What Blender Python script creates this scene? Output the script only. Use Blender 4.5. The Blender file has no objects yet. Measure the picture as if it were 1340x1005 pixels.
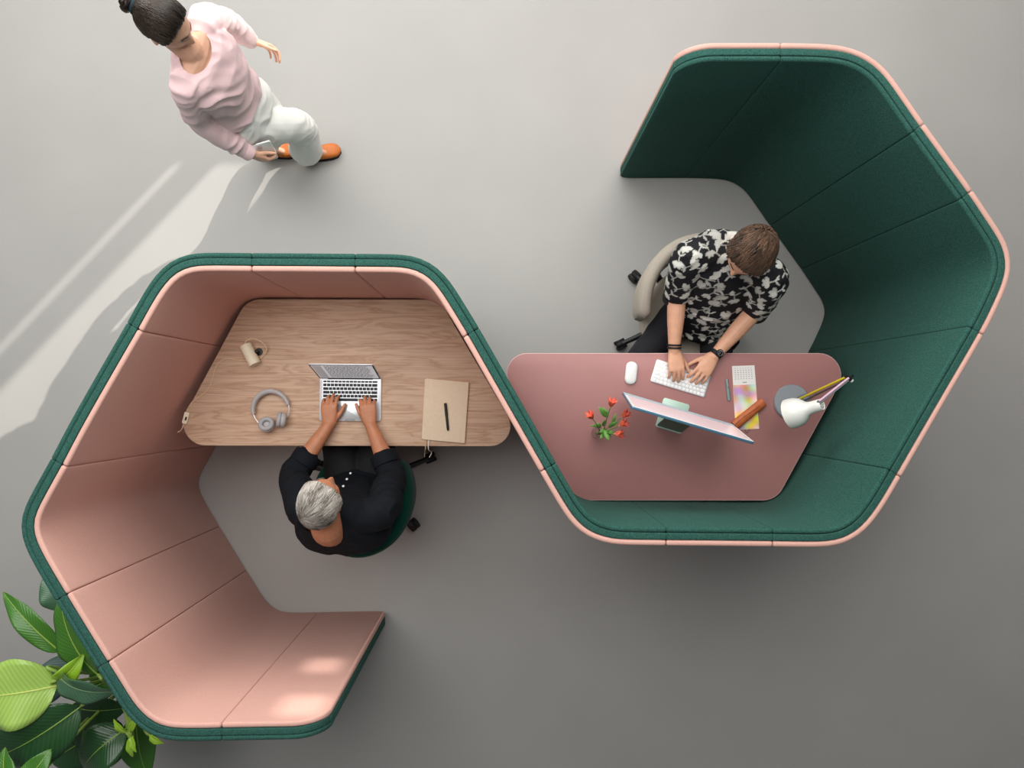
import bpy, bmesh, math, random
import numpy as np
from mathutils import Vector, Matrix, noise
random.seed(7)
SC = bpy.context.scene
COL = SC.collection

# ------------------------------------------------------------------ camera
HC, FPX, NX, NY = 4.1, 890.0, 658.0, 525.0      # camera height (m), focal length (px of 1340), point straight below the camera
cam = bpy.data.cameras.new('camera'); camo = bpy.data.objects.new('camera', cam); COL.objects.link(camo)
camo.location = (0, 0, HC); camo.rotation_euler = (0, 0, 0)
cam.sensor_fit = 'HORIZONTAL'; cam.sensor_width = 36.0; cam.lens = 36.0 * FPX / 1340.0
cam.shift_x = (670.0 - NX) / 1340.0; cam.shift_y = (NY - 502.5) / 1340.0
cam.clip_start = .05; cam.clip_end = 60
SC.camera = camo
# ------------------------------------------------------------------ light
world = bpy.data.worlds.new('daylight'); SC.world = world; world.use_nodes = True
bg = world.node_tree.nodes['Background']
bg.inputs[0].default_value = (.93, .97, 1.0, 1); bg.inputs[1].default_value = .09
sd = bpy.data.lights.new('sun', 'SUN'); so = bpy.data.objects.new('sun', sd); COL.objects.link(so)
SUN_H = Vector((.69, .72, 0)); SUN_T = .625
so.rotation_euler = (SUN_H + Vector((0, 0, SUN_T))).to_track_quat('Z', 'Y').to_euler()
sd.energy = 2.7; sd.angle = math.radians(.45); sd.color = (1, .96, .88)
def area(name, loc, target, sx, sy, power, col=(1, 1, 1)):
    l = bpy.data.lights.new(name, 'AREA'); l.shape = 'RECTANGLE'; l.size = sx; l.size_y = sy
    l.energy = power; l.color = col
    o = bpy.data.objects.new(name, l); COL.objects.link(o); o.location = loc
    o.rotation_euler = (Vector(target) - Vector(loc)).to_track_quat('-Z', 'Y').to_euler()
    return o
area('window_daylight', (-.7, 4.8, 2.5), (-.5, 0, .3), 9, 3.8, 330, (1, .985, .96))
area('skylight', (-.8, 1.5, 4.8), (-.7, 1.2, 0), 5.5, 3.0, 158, (1, .985, .955))
SC.view_settings.view_transform = 'Standard'; SC.view_settings.look = 'None'
SC.view_settings.gamma = 1; SC.view_settings.use_curve_mapping = False
SC.view_settings.exposure = 0.42

# ------------------------------------------------------------------ helpers
def P(px, py, z):                                # place at height z seen at that spot of the photo
    s = (HC - z) / FPX
    return Vector(((px - NX) * s, (NY - py) * s, z))
def lin(c):
    c = c / 255.0
    return c / 12.92 if c <= .04045 else ((c + .055) / 1.055) ** 2.4
def rgb(r, g, b): return (lin(r), lin(g), lin(b), 1)
def V(*a): return Vector(a)

def mat(name, col, rough=.6, var=.0, nscale=10, bump=0, bscale=250, metal=0, spec=.5, sheen=0, coat=0, trans=0, stretch=None, emit=0):
    m = bpy.data.materials.new(name); m.use_nodes = True
    nt = m.node_tree; b = nt.nodes['Principled BSDF']
    b.inputs['Base Color'].default_value = col
    b.inputs['Roughness'].default_value = rough; b.inputs['Metallic'].default_value = metal
    b.inputs['Specular IOR Level'].default_value = spec
    b.inputs['Sheen Weight'].default_value = sheen; b.inputs['Coat Weight'].default_value = coat
    b.inputs['Transmission Weight'].default_value = trans
    if emit:
        b.inputs['Emission Color'].default_value = col; b.inputs['Emission Strength'].default_value = emit
    if var or bump:
        tc = nt.nodes.new('ShaderNodeTexCoord'); mp = nt.nodes.new('ShaderNodeMapping')
        nt.links.new(tc.outputs['Object'], mp.inputs[0])
        if stretch: mp.inputs['Scale'].default_value = stretch
    if var:
        n = nt.nodes.new('ShaderNodeTexNoise'); n.inputs['Scale'].default_value = nscale; n.inputs['Detail'].default_value = 5
        nt.links.new(mp.outputs[0], n.inputs['Vector'])
        r = nt.nodes.new('ShaderNodeValToRGB')
        r.color_ramp.elements[0].position = .3; r.color_ramp.elements[1].position = .7
        r.color_ramp.elements[0].color = tuple(max(0, c * (1 - var)) for c in col[:3]) + (1,)
        r.color_ramp.elements[1].color = tuple(min(1, c * (1 + var)) for c in col[:3]) + (1,)
        nt.links.new(n.outputs['Fac'], r.inputs[0]); nt.links.new(r.outputs[0], b.inputs['Base Color'])
    if bump:
        n2 = nt.nodes.new('ShaderNodeTexNoise'); n2.inputs['Scale'].default_value = bscale; n2.inputs['Detail'].default_value = 3
        nt.links.new(mp.outputs[0], n2.inputs['Vector'])
        bp = nt.nodes.new('ShaderNodeBump'); bp.inputs['Strength'].default_value = bump; bp.inputs['Distance'].default_value = .002
        nt.links.new(n2.outputs['Fac'], bp.inputs['Height']); nt.links.new(bp.outputs[0], b.inputs['Normal'])
    return m

def attr_mat(name, ca, cb, rough=.7, bump=0, bscale=200, sheen=0, attr='tone', spec=.4):
    m = mat(name, ca, rough, bump=bump, bscale=bscale, sheen=sheen, spec=spec); nt = m.node_tree
    a = nt.nodes.new('ShaderNodeAttribute'); a.attribute_name = attr
    mx = nt.nodes.new('ShaderNodeMix'); mx.data_type = 'RGBA'
    mx.inputs[6].default_value = ca; mx.inputs[7].default_value = cb
    nt.links.new(a.outputs['Fac'], mx.inputs[0]); nt.links.new(mx.outputs[2], nt.nodes['Principled BSDF'].inputs['Base Color'])
    return m

def fabric(name, c1, c2, scale=420, bump=.35, sheen=.06):
    m = mat(name, c1, .95, bump=bump, bscale=scale, sheen=sheen, spec=.12); nt = m.node_tree
    n = nt.nodes.new('ShaderNodeTexNoise'); n.inputs['Scale'].default_value = scale; n.inputs['Detail'].default_value = 2
    tc = nt.nodes['Texture Coordinate']; nt.links.new(tc.outputs['Object'], n.inputs['Vector'])
    r = nt.nodes.new('ShaderNodeValToRGB'); r.color_ramp.elements[0].position = .35; r.color_ramp.elements[1].position = .68
    r.color_ramp.elements[0].color = c1; r.color_ramp.elements[1].color = c2
    nt.links.new(n.outputs['Fac'], r.inputs[0]); nt.links.new(r.outputs[0], nt.nodes['Principled BSDF'].inputs['Base Color'])
    return m

class MB:
    """collects vertices and faces of one mesh"""
    def __init__(s): s.v = []; s.f = []; s.uv = {}; s.tone = {}
    def add(s, vs, fs, tone=None):
        o = len(s.v); s.v += [tuple(v) for v in vs]; s.f += [tuple(i + o for i in f) for f in fs]
        if tone is not None:
            for i in range(o, len(s.v)): s.tone[i] = tone
        return o
    def box(s, lo, hi, M=None):
        x0, y0, z0 = lo; x1, y1, z1 = hi
        vs = [V(x, y, z) for z in (z0, z1) for x, y in ((x0, y0), (x1, y0), (x1, y1), (x0, y1))]
        if M is not None: vs = [M @ v for v in vs]
        s.add(vs, [(3, 2, 1, 0), (4, 5, 6, 7), (0, 1, 5, 4), (1, 2, 6, 5), (2, 3, 7, 6), (3, 0, 4, 7)]); return s
    def rings(s, rings, cap=True, tone=None, closed=False):
        n = len(rings[0]); vs = [p for r in rings for p in r]; fs = []
        m = len(rings)
        for i in range(m if closed else m - 1):
            for j in range(n):
                a = i * n + j; b = i * n + (j + 1) % n; i2 = (i + 1) % m
                fs.append((a, b, i2 * n + (j + 1) % n, i2 * n + j))
        if cap and not closed:
            fs.append(tuple(range(n - 1, -1, -1))); fs.append(tuple((m - 1) * n + j for j in range(n)))
        s.add(vs, fs, tone); return s
    def tube(s, pts, r, n=8, tone=None, closed=False, flat=None):
        pts = [Vector(p) for p in pts]; m = len(pts); rr = r if hasattr(r, '__len__') else [r] * m
        rings = []; up = None
        for i in range(m):
            if closed: d = pts[(i + 1) % m] - pts[i - 1]
            else: d = pts[min(i + 1, m - 1)] - pts[max(i - 1, 0)]
            if d.length < 1e-9: d = V(0, 0, 1)
            d.normalize()
            if up is None: up = V(0, 0, 1) if abs(d.z) < .9 else V(1, 0, 0)
            a = d.cross(up)
            if a.length < 1e-6: a = d.orthogonal()
            a.normalize(); b = a.cross(d).normalized(); up = b
            k = flat if flat else 1
            rings.append([pts[i] + (a * math.cos(t) + b * math.sin(t) * k) * rr[i] for t in (2 * math.pi * j / n for j in range(n))])
        return s.rings(rings, True, tone, closed)
    def chain(s, pts, radii, n=12, sub=4):
        """smooth rounded limb through points"""
        pts = [Vector(p) for p in pts]; P2 = []; R2 = []
        for i in range(len(pts) - 1):
            p0 = pts[max(i - 1, 0)]; p1 = pts[i]; p2 = pts[i + 1]; p3 = pts[min(i + 2, len(pts) - 1)]
            for k in range(sub):
                t = k / sub
                P2.append(.5 * ((2 * p1) + (p2 - p0) * t + (2 * p0 - 5 * p1 + 4 * p2 - p3) * t * t + (3 * p1 - p0 - 3 * p2 + p3) * t ** 3))
                tt = t * t * (3 - 2 * t); R2.append(radii[i] * (1 - tt) + radii[i + 1] * tt)
        P2.append(pts[-1]); R2.append(radii[-1])
        d0 = (P2[0] - P2[1]).normalized(); d1 = (P2[-1] - P2[-2]).normalized()
        a = [(P2[0] + d0 * R2[0] * math.sin(q), R2[0] * math.cos(q)) for q in (1.45, 1.0, .5)]
        b = [(P2[-1] + d1 * R2[-1] * math.sin(q), R2[-1] * math.cos(q)) for q in (.5, 1.0, 1.45)]
        pp = [x[0] for x in a] + P2 + [x[0] for x in b]; rr = [x[1] for x in a] + R2 + [x[1] for x in b]
        return s.tube(pp, rr, n)
    def ell(s, c, rx, ry, rz, M=None, nu=16, nv=10):
        c = Vector(c); M = M or Matrix.Identity(3); rings = []
        for i in range(1, nv):
            t = math.pi * i / nv
            rings.append([c + M @ V(rx * math.sin(t) * math.cos(q), ry * math.sin(t) * math.sin(q), -rz * math.cos(t)) for q in (2 * math.pi * j / nu for j in range(nu))])
        o = len(s.v); s.rings(rings, False)
        b = s.add([c + M @ V(0, 0, -rz), c + M @ V(0, 0, rz)], [])
        for j in range(nu):
            s.f.append((o + (j + 1) % nu, o + j, b)); k = o + (nv - 2) * nu
            s.f.append((k + j, k + (j + 1) % nu, b + 1))
        return s
    def loft(s, secs, n=24, pw=2.3):
        """secs: (centre, half-axis u, half-axis v); superellipse rings, capped by shrinking"""
        rings = []
        for c, u, v in secs:
            c, u, v = Vector(c), Vector(u), Vector(v); r = []
            for j in range(n):
                t = 2 * math.pi * j / n; ct, st = math.cos(t), math.sin(t)
                r.append(c + u * math.copysign(abs(ct) ** (2 / pw), ct) + v * math.copysign(abs(st) ** (2 / pw), st))
            rings.append(r)
        return s.rings(rings)
    def lathe(s, prof, c, axis=(0, 0, 1), n=28, cap=True):
        c = Vector(c); q = Vector(axis).normalized().to_track_quat('Z', 'Y')
        return s.rings([[c + q @ V(r * math.cos(t), r * math.sin(t), z) for t in (2 * math.pi * j / n for j in range(n))] for r, z in prof], cap)
    def prism(s, poly, z0, z1, bev=0):
        """vertical slab from outline, small rounded rim"""
        n = len(poly); c = [(Vector((p[0], p[1]))) for p in poly]
        def inset(d):
            out = []
            for i in range(n):
                a = c[i] - c[i - 1]; b = c[(i + 1) % n] - c[i]
                na = V(-a.y, a.x); nb = V(-b.y, b.x); m = (na.normalized() + nb.normalized()); m.normalize()
                out.append(c[i] + m * d)
            return out
        if bev: lv = [(bev, z0), (bev * .3, z0 + bev * .3), (0, z0 + bev), (0, z1 - bev), (bev * .3, z1 - bev * .3), (bev, z1)]
        else: lv = [(0, z0), (0, z1)]
        return s.rings([[V(p.x, p.y, z) for p in inset(d)] for d, z in lv])
    def mesh(s, name):
        me = bpy.data.meshes.new(name); me.from_pydata(s.v, [], s.f)
        bm = bmesh.new(); bm.from_mesh(me); bmesh.ops.recalc_face_normals(bm, faces=bm.faces); bm.to_mesh(me); bm.free()
        if s.uv:
            ul = me.uv_layers.new(name='UVMap')
            for l in me.loops: ul.data[l.index].uv = s.uv.get(l.vertex_index, (0, 0))
        if s.tone:
            at = me.attributes.new('tone', 'FLOAT', 'POINT')
            for i, t in s.tone.items(): at.data[i].value = t
        return me

def link(name, me, m=None, parent=None, smooth=True, sharp=40):
    if m is not None:
        me.materials.clear(); me.materials.append(m)
    if smooth:
        me.polygons.foreach_set('use_smooth', [True] * len(me.polygons))
        if sharp and len(me.polygons) < 60000: me.set_sharp_from_angle(angle=math.radians(sharp))
    o = bpy.data.objects.new(name, me); COL.objects.link(o)
    if parent is not None:
        o.parent = parent; o.matrix_parent_inverse = WM(parent).inverted()
    return o
def WM(o):
    M = o.matrix_basis.copy()
    if o.parent: M = WM(o.parent) @ o.matrix_parent_inverse @ M
    return M
def tag(o, label=None, cat=None, group=None, kind=None):
    if label: o['label'] = label
    if cat: o['category'] = cat
    if group: o['group'] = group
    if kind: o['kind'] = kind
    return o
def thing(name, label, cat, loc, group=None):
    o = bpy.data.objects.new(name, None); COL.objects.link(o); o.location = loc; o.empty_display_size = .05
    return tag(o, label, cat, group)
def part(name, mb, m, parent, **k): return link(name, mb.mesh(name), m, parent, **k)
def single(name, mb, m, label, cat, group=None, **k): return tag(link(name, mb.mesh(name), m, **k), label, cat, group)
def fillet(poly, r, n=8):
    out = []; m = len(poly); rr = r if hasattr(r, '__len__') else [r] * m
    for i in range(m):
        p = Vector(poly[i][:2]); a = (Vector(poly[i - 1][:2]) - p); b = (Vector(poly[(i + 1) % m][:2]) - p)
        la, lb = a.length, b.length; a.normalize(); b.normalize()
        ang = a.angle(b); t = min(rr[i] / math.tan(ang / 2), la * .49, lb * .49); R = t * math.tan(ang / 2)
        c = p + (a + b).normalized() * (R / math.sin(ang / 2))
        s0 = p + a * t - c; s1 = p + b * t - c
        a0 = math.atan2(s0.y, s0.x); d = math.atan2(s1.y, s1.x) - a0
        while d > math.pi: d -= 2 * math.pi
        while d < -math.pi: d += 2 * math.pi
        out += [(c.x + R * math.cos(a0 + d * k / n), c.y + R * math.sin(a0 + d * k / n)) for k in range(n + 1)]
    area2 = sum(out[i - 1][0] * out[i][1] - out[i][0] * out[i - 1][1] for i in range(len(out)))
    return out if area2 > 0 else out[::-1]
def shrink(poly, d):
    n = len(poly); c = [Vector(p[:2]) for p in poly]; out = []
    for i in range(n):
        a = c[i] - c[i - 1]; b = c[(i + 1) % n] - c[i]; m = V(-a.y, a.x).normalized() + V(-b.y, b.x).normalized(); out.append(c[i] + m.normalized() * d)
    return [(p.x, p.y) for p in out]
def rrect(cx, cy, w, h, r, ang=0, n=6):
    c, s = math.cos(ang), math.sin(ang)
    return fillet([(cx + x * c - y * s, cy + x * s + y * c) for x, y in ((-w / 2, -h / 2), (w / 2, -h / 2), (w / 2, h / 2), (-w / 2, h / 2))], r, n)
def frame(o, x, y, z):          # matrix with those axes
    M = Matrix((x, y, z)).transposed().to_4x4(); M.translation = o; return M
def catmull(pts, sub=6):
    pts = [Vector(p) for p in pts]; out = []
    for i in range(len(pts) - 1):
        p0 = pts[max(i - 1, 0)]; p1 = pts[i]; p2 = pts[i + 1]; p3 = pts[min(i + 2, len(pts) - 1)]
        for k in range(sub):
            t = k / sub
            out.append(.5 * ((2 * p1) + (p2 - p0) * t + (2 * p0 - 5 * p1 + 4 * p2 - p3) * t * t + (3 * p1 - p0 - 3 * p2 + p3) * t ** 3))
    return out + [pts[-1]]
def sm(x): x = max(0., min(1., x)); return x * x * (3 - 2 * x)

def skin_over(mb, voxel, it=4, fac=.5):
    """one continuous surface grown over all overlapping shapes of mb"""
    me = mb.mesh('tmp'); o = bpy.data.objects.new('tmp', me); COL.objects.link(o)
    r = o.modifiers.new('r', 'REMESH'); r.mode = 'VOXEL'; r.voxel_size = voxel; r.use_smooth_shade = True
    s = o.modifiers.new('s', 'SMOOTH'); s.factor = fac; s.iterations = it
    dg = bpy.context.evaluated_depsgraph_get(); dg.update()
    out = bpy.data.meshes.new_from_object(o.evaluated_get(dg))
    bpy.data.objects.remove(o); bpy.data.meshes.remove(me)
    return out
def wrinkle(me, amp, freq, seed):
    """cloth folds pushed along the normals"""
    N = len(me.vertices); co = np.empty(N * 3); me.vertices.foreach_get('co', co); no = np.empty(N * 3); me.vertex_normals.foreach_get('vector', no)
    co = co.reshape(-1, 3); no = no.reshape(-1, 3); k = np.empty(N)
    for i in range(N):
        p = Vector(co[i]) * freq + V(seed, seed * 2, -seed); q = p + noise.noise_vector(p * .6) * 1.1
        k[i] = .7 - abs(noise.noise(V(q.x, q.y, q.z * 1.9))) * 2.2
    co += no * (amp * k)[:, None]; me.vertices.foreach_set('co', co.ravel()); me.update()

def neckline(me, c, M, r):
    """open the cloth inside an ellipsoid and draw its edge onto the ellipsoid"""
    inv = M.inverted(); c = Vector(c)
    f = lambda p: (lambda q: (q.x / r[0]) ** 2 + (q.y / r[1]) ** 2 + (q.z / r[2]) ** 2 - 1)(inv @ (p - c))
    bm = bmesh.new(); bm.from_mesh(me)
    bmesh.ops.delete(bm, geom=[v for v in bm.verts if f(v.co) < 0], context='VERTS')
    edge = [v for v in bm.verts if v.is_boundary]
    for _ in range(4):
        for v in edge:
            q = inv @ (v.co - c); F = (q.x / r[0]) ** 2 + (q.y / r[1]) ** 2 + (q.z / r[2]) ** 2 - 1
            g = V(2 * q.x / r[0] ** 2, 2 * q.y / r[1] ** 2, 2 * q.z / r[2] ** 2); v.co -= M @ (g * (F / g.length_squared))
    bm.to_mesh(me); bm.free()

# ------------------------------------------------------------------ materials
M_floor = mat('floor_grey_resin', rgb(169, 167, 164), .55, var=.035, nscale=1.6, bump=.03, bscale=60, spec=.3)
M_wall = mat('wall_white_paint', rgb(225, 224, 220), .9, var=.01, nscale=3)
M_pink = fabric('pink_wool', rgb(212, 163, 150), rgb(229, 184, 171), 520)
M_green = fabric('green_wool', rgb(31, 69, 61), rgb(66, 110, 100), 380, .35, .02)
M_black = mat('black_plastic', rgb(22, 22, 24), .45, var=.1)
M_rubber = mat('black_rubber', rgb(14, 14, 15), .7, var=.1)
M_alu = mat('aluminium', rgb(222, 223, 226), .35, metal=.45, var=.02)
M_white = mat('white_plastic', rgb(236, 236, 234), .4, var=.01)
M_mauve = mat('mauve_laminate', rgb(172, 120, 117), .42, var=.02, nscale=6, spec=.4)
M_mauve_edge = mat('rose_edge_highlight', rgb(214, 176, 172), .5, var=.03)  # paler than the desk: the rim's bevel highlight is put into the colour
M_steel = mat('steel', rgb(120, 122, 125), .35, metal=.8, var=.03)
M_beige = fabric('beige_wool', rgb(166, 156, 143), rgb(192, 183, 170), 500)
M_teal = fabric('deep_green_wool', rgb(4, 50, 42), rgb(10, 70, 58), 500)
M_skinA = mat('skin_tan', rgb(190, 126, 92), .5, var=.08, nscale=30, bump=.15, bscale=300)
M_skinB = mat('skin_light', rgb(220, 165, 135), .5, var=.07, nscale=30, bump=.12, bscale=300)
M_skinC = mat('skin_fair', rgb(224, 172, 144), .5, var=.05, nscale=30)

def wood_mat():
    m = mat('oak_veneer', rgb(190, 150, 120), .5, spec=.3); nt = m.node_tree; b = nt.nodes['Principled BSDF']
    tc = nt.nodes.new('ShaderNodeTexCoord'); mp = nt.nodes.new('ShaderNodeMapping'); mp.inputs['Scale'].default_value = (.9, 9, 1)
    nt.links.new(tc.outputs['Object'], mp.inputs[0])
    n = nt.nodes.new('ShaderNodeTexNoise'); n.inputs['Scale'].default_value = 2.6; n.inputs['Detail'].default_value = 6; n.inputs['Distortion'].default_value = .9
    nt.links.new(mp.outputs[0], n.inputs['Vector'])
    mul = nt.nodes.new('ShaderNodeMath'); mul.operation = 'MULTIPLY'; mul.inputs[1].default_value = 9; nt.links.new(n.outputs['Fac'], mul.inputs[0])
    fr = nt.nodes.new('ShaderNodeMath'); fr.operation = 'PINGPONG'; fr.inputs[1].default_value = 1; nt.links.new(mul.outputs[0], fr.inputs[0])
    r = nt.nodes.new('ShaderNodeValToRGB'); e = r.color_ramp.elements
    e[0].position = 0; e[0].color = rgb(190, 154, 129); e[1].position = .3; e[1].color = rgb(204, 169, 143)
    k = e.new(.8); k.color = rgb(212, 180, 155)
    nt.links.new(fr.outputs[0], r.inputs[0])
    n2 = nt.nodes.new('ShaderNodeTexNoise'); n2.inputs['Scale'].default_value = 40; n2.inputs['Detail'].default_value = 4
    mp2 = nt.nodes.new('ShaderNodeMapping'); mp2.inputs['Scale'].default_value = (.05, 4, 1); nt.links.new(tc.outputs['Object'], mp2.inputs[0]); nt.links.new(mp2.outputs[0], n2.inputs['Vector'])
    mx = nt.nodes.new('ShaderNodeMix'); mx.data_type = 'RGBA'; mx.blend_type = 'MULTIPLY'; mx.inputs[0].default_value = .36
    nt.links.new(r.outputs[0], mx.inputs[6])
    r2 = nt.nodes.new('ShaderNodeValToRGB'); r2.color_ramp.elements[0].position = .3; r2.color_ramp.elements[1].position = .65
    r2.color_ramp.elements[0].color = (.5, .46, .42, 1); r2.color_ramp.elements[1].color = (1, 1, 1, 1)
    nt.links.new(n2.outputs['Fac'], r2.inputs[0]); nt.links.new(r2.outputs[0], mx.inputs[7])
    nt.links.new(mx.outputs[2], b.inputs['Base Color'])
    return m
M_wood = wood_mat()

# ------------------------------------------------------------------ the setting
me = MB().box((-9, -7, -.1), (12.5, 5.2, 0)); o = link('floor', me.mesh('floor'), M_floor, smooth=False)
tag(o, 'smooth mid-grey seamless resin floor', 'floor', kind='structure')
YW = 5.0
def wall_with_openings():
    ops = [(1.36, 1.415, 3.1, 5.5), (1.44, 1.54, 3.1, 5.5), (1.70, 2.21, 3.1, 5.5), (5.06, 5.28, 6.2, 6.42), (5.08, 5.32, 6.62, 6.86)]  # unseen wall added to block the sun; slots placed to cast the streaks
    xs = sorted({-9., 12.5} | {v for o_ in ops for v in o_[:2]}); zs = sorted({0., 8.} | {v for o_ in ops for v in o_[2:]})
    mb = MB()
    for i in range(len(xs) - 1):
        run = None
        for j in range(len(zs) - 1):
            cx, cz = (xs[i] + xs[i + 1]) / 2, (zs[j] + zs[j + 1]) / 2
            if any(a < cx < b and c < cz < d for a, b, c, d in ops):
                if run is not None: mb.box((xs[i], YW, run), (xs[i + 1], YW + .06, zs[j])); run = None
            elif run is None: run = zs[j]
        if run is not None: mb.box((xs[i], YW, run), (xs[i + 1], YW + .06, 8))
    o = link('sun_mask_wall', mb.mesh('sun_mask_wall'), M_wall, smooth=False)
    tag(o, 'unseen white wall, added with narrow slots to shape the sun streaks', 'wall', kind='structure')
wall_with_openings()

# ------------------------------------------------------------------ the folding acoustic screen
H = 1.42
ipx = [(425, 951.5), (402, 951.6), (386, 952), (347, 952.6), (290, 953.6), (255, 954.4), (218, 953), (195.7, 943.6), (175, 922.7), (158, 895.5),
 (140.6, 868), (112.5, 822.5), (84.8, 777), (62.8, 740), (47.5, 711), (41.8, 692), (43.5, 677), (55, 653), (79.9, 608), (105.2, 560), (142, 495), (179.5, 430), (201.8, 390),
 (221.3, 363.2), (238, 351.5), (256, 347), (290, 346.6), (328, 347), (397, 347.4), (465, 348), (500, 348.3), (528, 349), (547.5, 353.6), (564.2, 364.6), (578, 381.3),
 (595, 408.5), (612.3, 437), (646, 496), (680, 555.5), (714, 615), (736.7, 654.2), (751.6, 677), (769.6, 694), (796.4, 704), (814.3, 705.7), (872.5, 706.6), (941, 707.2), (1010.6, 708),
 (1050, 708.6), (1084.5, 708.2), (1106.9, 702.8), (1129.3, 687.5), (1151.6, 658), (1173.4, 621), (1227, 528.5), (1280.8, 436), (1299.5, 399), (1313.5, 366), (1317, 343), (1310.3, 318), (1295, 294),
 (1267, 252), (1236, 209), (1204.6, 165.6), (1181, 131.5), (1157.8, 99), (1141.4, 83.5), (1116.7, 70.4), (1083.9, 64.6), (1023, 63), (960, 63), (890.5, 63)]
seam_px = [(289.7, 953.6), (140.6, 868), (84.8, 777), (79.9, 608), (179.5, 430), (328, 347), (465, 348), (612.3, 437), (714, 615), (872.5, 706.6),
 (1010.6, 708), (1173.4, 621), (1280.8, 436), (1267, 252), (1204.6, 165.6), (1023, 63)]
path = catmull([P(x, y, H) for x, y in ipx], 10)
def resample(pts, step):
    L = [0]
    for i in range(1, len(pts)): L.append(L[-1] + (pts[i] - pts[i - 1]).length)
    n = int(L[-1] / step); out = []; k = 0
    for i in range(n + 1):
        t = L[-1] * i / n
        while k < len(L) - 2 and L[k + 1] < t: k += 1
        u = (t - L[k]) / max(1e-9, L[k + 1] - L[k]); out.append(pts[k].lerp(pts[k + 1], u))
    return out
path = resample(path, .012)
for _ in range(14):
    path = [path[0]] + [(path[i - 1] + path[i] * 2 + path[i + 1]) / 4 for i in range(1, len(path) - 1)] + [path[-1]]
cum = [0]
for i in range(1, len(path)): cum.append(cum[-1] + (path[i] - path[i - 1]).length)
LT = cum[-1]
def at_s(s):
    s = max(0, min(LT, s)); lo = int(np.searchsorted(cum, s)) - 1; lo = max(0, min(lo, len(path) - 2))
    u = (s - cum[lo]) / (cum[lo + 1] - cum[lo]); p = path[lo].lerp(path[lo + 1], u)
    a, b = max(0, lo - 2), min(len(path) - 1, lo + 3); d = (path[b] - path[a]); d.z = 0; d.normalize()
    return p, V(d.y, -d.x, 0)                   # point, normal towards the pink side
def near_s(px):
    q = P(px[0], px[1], H); return cum[min(range(len(path)), key=lambda i: (path[i] - q).length)]
cuts = [0] + sorted(near_s(p) for p in seam_px) + [LT]
RT, RB = .135, .05
def zlim(s):
    e = min(s, LT - s); zt, zb = H, .012
    if e < RT: zt = H - RT + math.sqrt(max(0, RT ** 2 - (RT - e) ** 2))
    if e < RB: zb = .012 + RB - math.sqrt(max(0, RB ** 2 - (RB - e) ** 2))
    return zt, zb
def slab(s0, s1, n0, n1, rad, gap, er=1.0):
    """upholstered layer between offsets n0<n1 along the path from s0 to s1"""
    ends = [(0, .005 * er), (.0015, .0025 * er), (.004, .0007 * er), (.008, 0)]
    st = [(s0 + gap + a, i) for a, i in ends]
    m = max(2, int((s1 - s0) / .03)); st += [(s0 + (s1 - s0) * k / m, 0) for k in range(1, m)] if m > 2 else []
    if s0 == 0: st += [(x, 0) for x in (.012, .02, .035, .055, .08, .11)]
    if s1 == LT: st += [(LT - x, 0) for x in (.012, .02, .035, .055, .08, .11)]
    st += [(s1 - gap - a, i) for a, i in ends]; st = sorted(set(st))
    rings = []
    for s, ins in st:
        p, n = at_s(s); zt, zb = zlim(min(max(s, .0045), LT - .0045)); a0, a1 = n0 + ins, n1 - ins; zt -= ins * 1.4; r = min(rad, (a1 - a0) * .49)
        prof = [(a0, zb + r * .4), (a0 + r * .4, zb), (a1 - r * .4, zb), (a1, zb + r * .4)]
        for k in range(5): q = math.pi / 2 * k / 4; prof.append((a1 - r + r * math.cos(q), zt - r + r * math.sin(q)))
        for k in range(5): q = math.pi / 2 + math.pi / 2 * k / 4; prof.append((a0 + r + r * math.cos(q), zt - r + r * math.sin(q)))
        rings.append([V(p.x + n.x * u, p.y + n.y * u, z) for u, z in prof])
    return MB().rings(rings)
screen = thing('acoustic_screen', 'tall S-shaped upholstered screen, pink on one side and green on the other, wrapping two desks', 'privacy screen', P(700, 590, 0) * 1)
for i in range(len(cuts) - 1):
    g = .0012
    part('pink_cushion', slab(cuts[i], cuts[i + 1], .0008, .0235, .009, g * .8), M_pink, screen, sharp=50)
    part('green_core', slab(cuts[i], cuts[i + 1], -.0275, -.0004, .004, g * .4, .3), M_green, screen, sharp=50)
    part('green_cushion', slab(cuts[i], cuts[i + 1], -.0495, -.0283, .009, g * .6, .6), M_green, screen, sharp=50)

# ------------------------------------------------------------------ desks
ZD = .745
def desk(label, corners, rads, m, medge, legs):
    pts = [P(x, y, ZD) for x, y in corners]
    c = sum(pts, V(0, 0, 0)) / 4; t = thing('desk', label, 'desk', (c.x, c.y, 0))
    ol = fillet(pts, rads, 10)
    part('tabletop', MB().prism(shrink(ol, .0032), ZD - .004, ZD, .0006), m, t)
    part('edge_band', MB().prism(ol, ZD - .026, ZD - .0006, .0025), medge, t)
    for px, py in legs:
        q = P(px, py, ZD)
        l = part('leg', MB().tube([V(q.x, q.y, .012), V(q.x, q.y, ZD - .026)], .022, 16), M_black, t)
        part('foot', MB().lathe([(.03, 0), (.032, .006), (.03, .012)], (q.x, q.y, 0)), M_rubber, l)
    return t
desk('light oak trapezoid desk inside the pink half of the screen', [(323, 391.5), (575, 392), (688, 584), (220, 583)], [.11, .1, .1, .11], M_wood, M_wood, [(350, 420), (540, 420), (315, 500), (600, 540)])
desk('mauve trapezoid desk inside the green half of the screen', [(644, 462), (1121, 462), (1016, 655), (754, 655)], [.1, .11, .11, .1], M_mauve, M_mauve_edge, [(720, 560), (1040, 560), (790, 635), (990, 635)])

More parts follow.
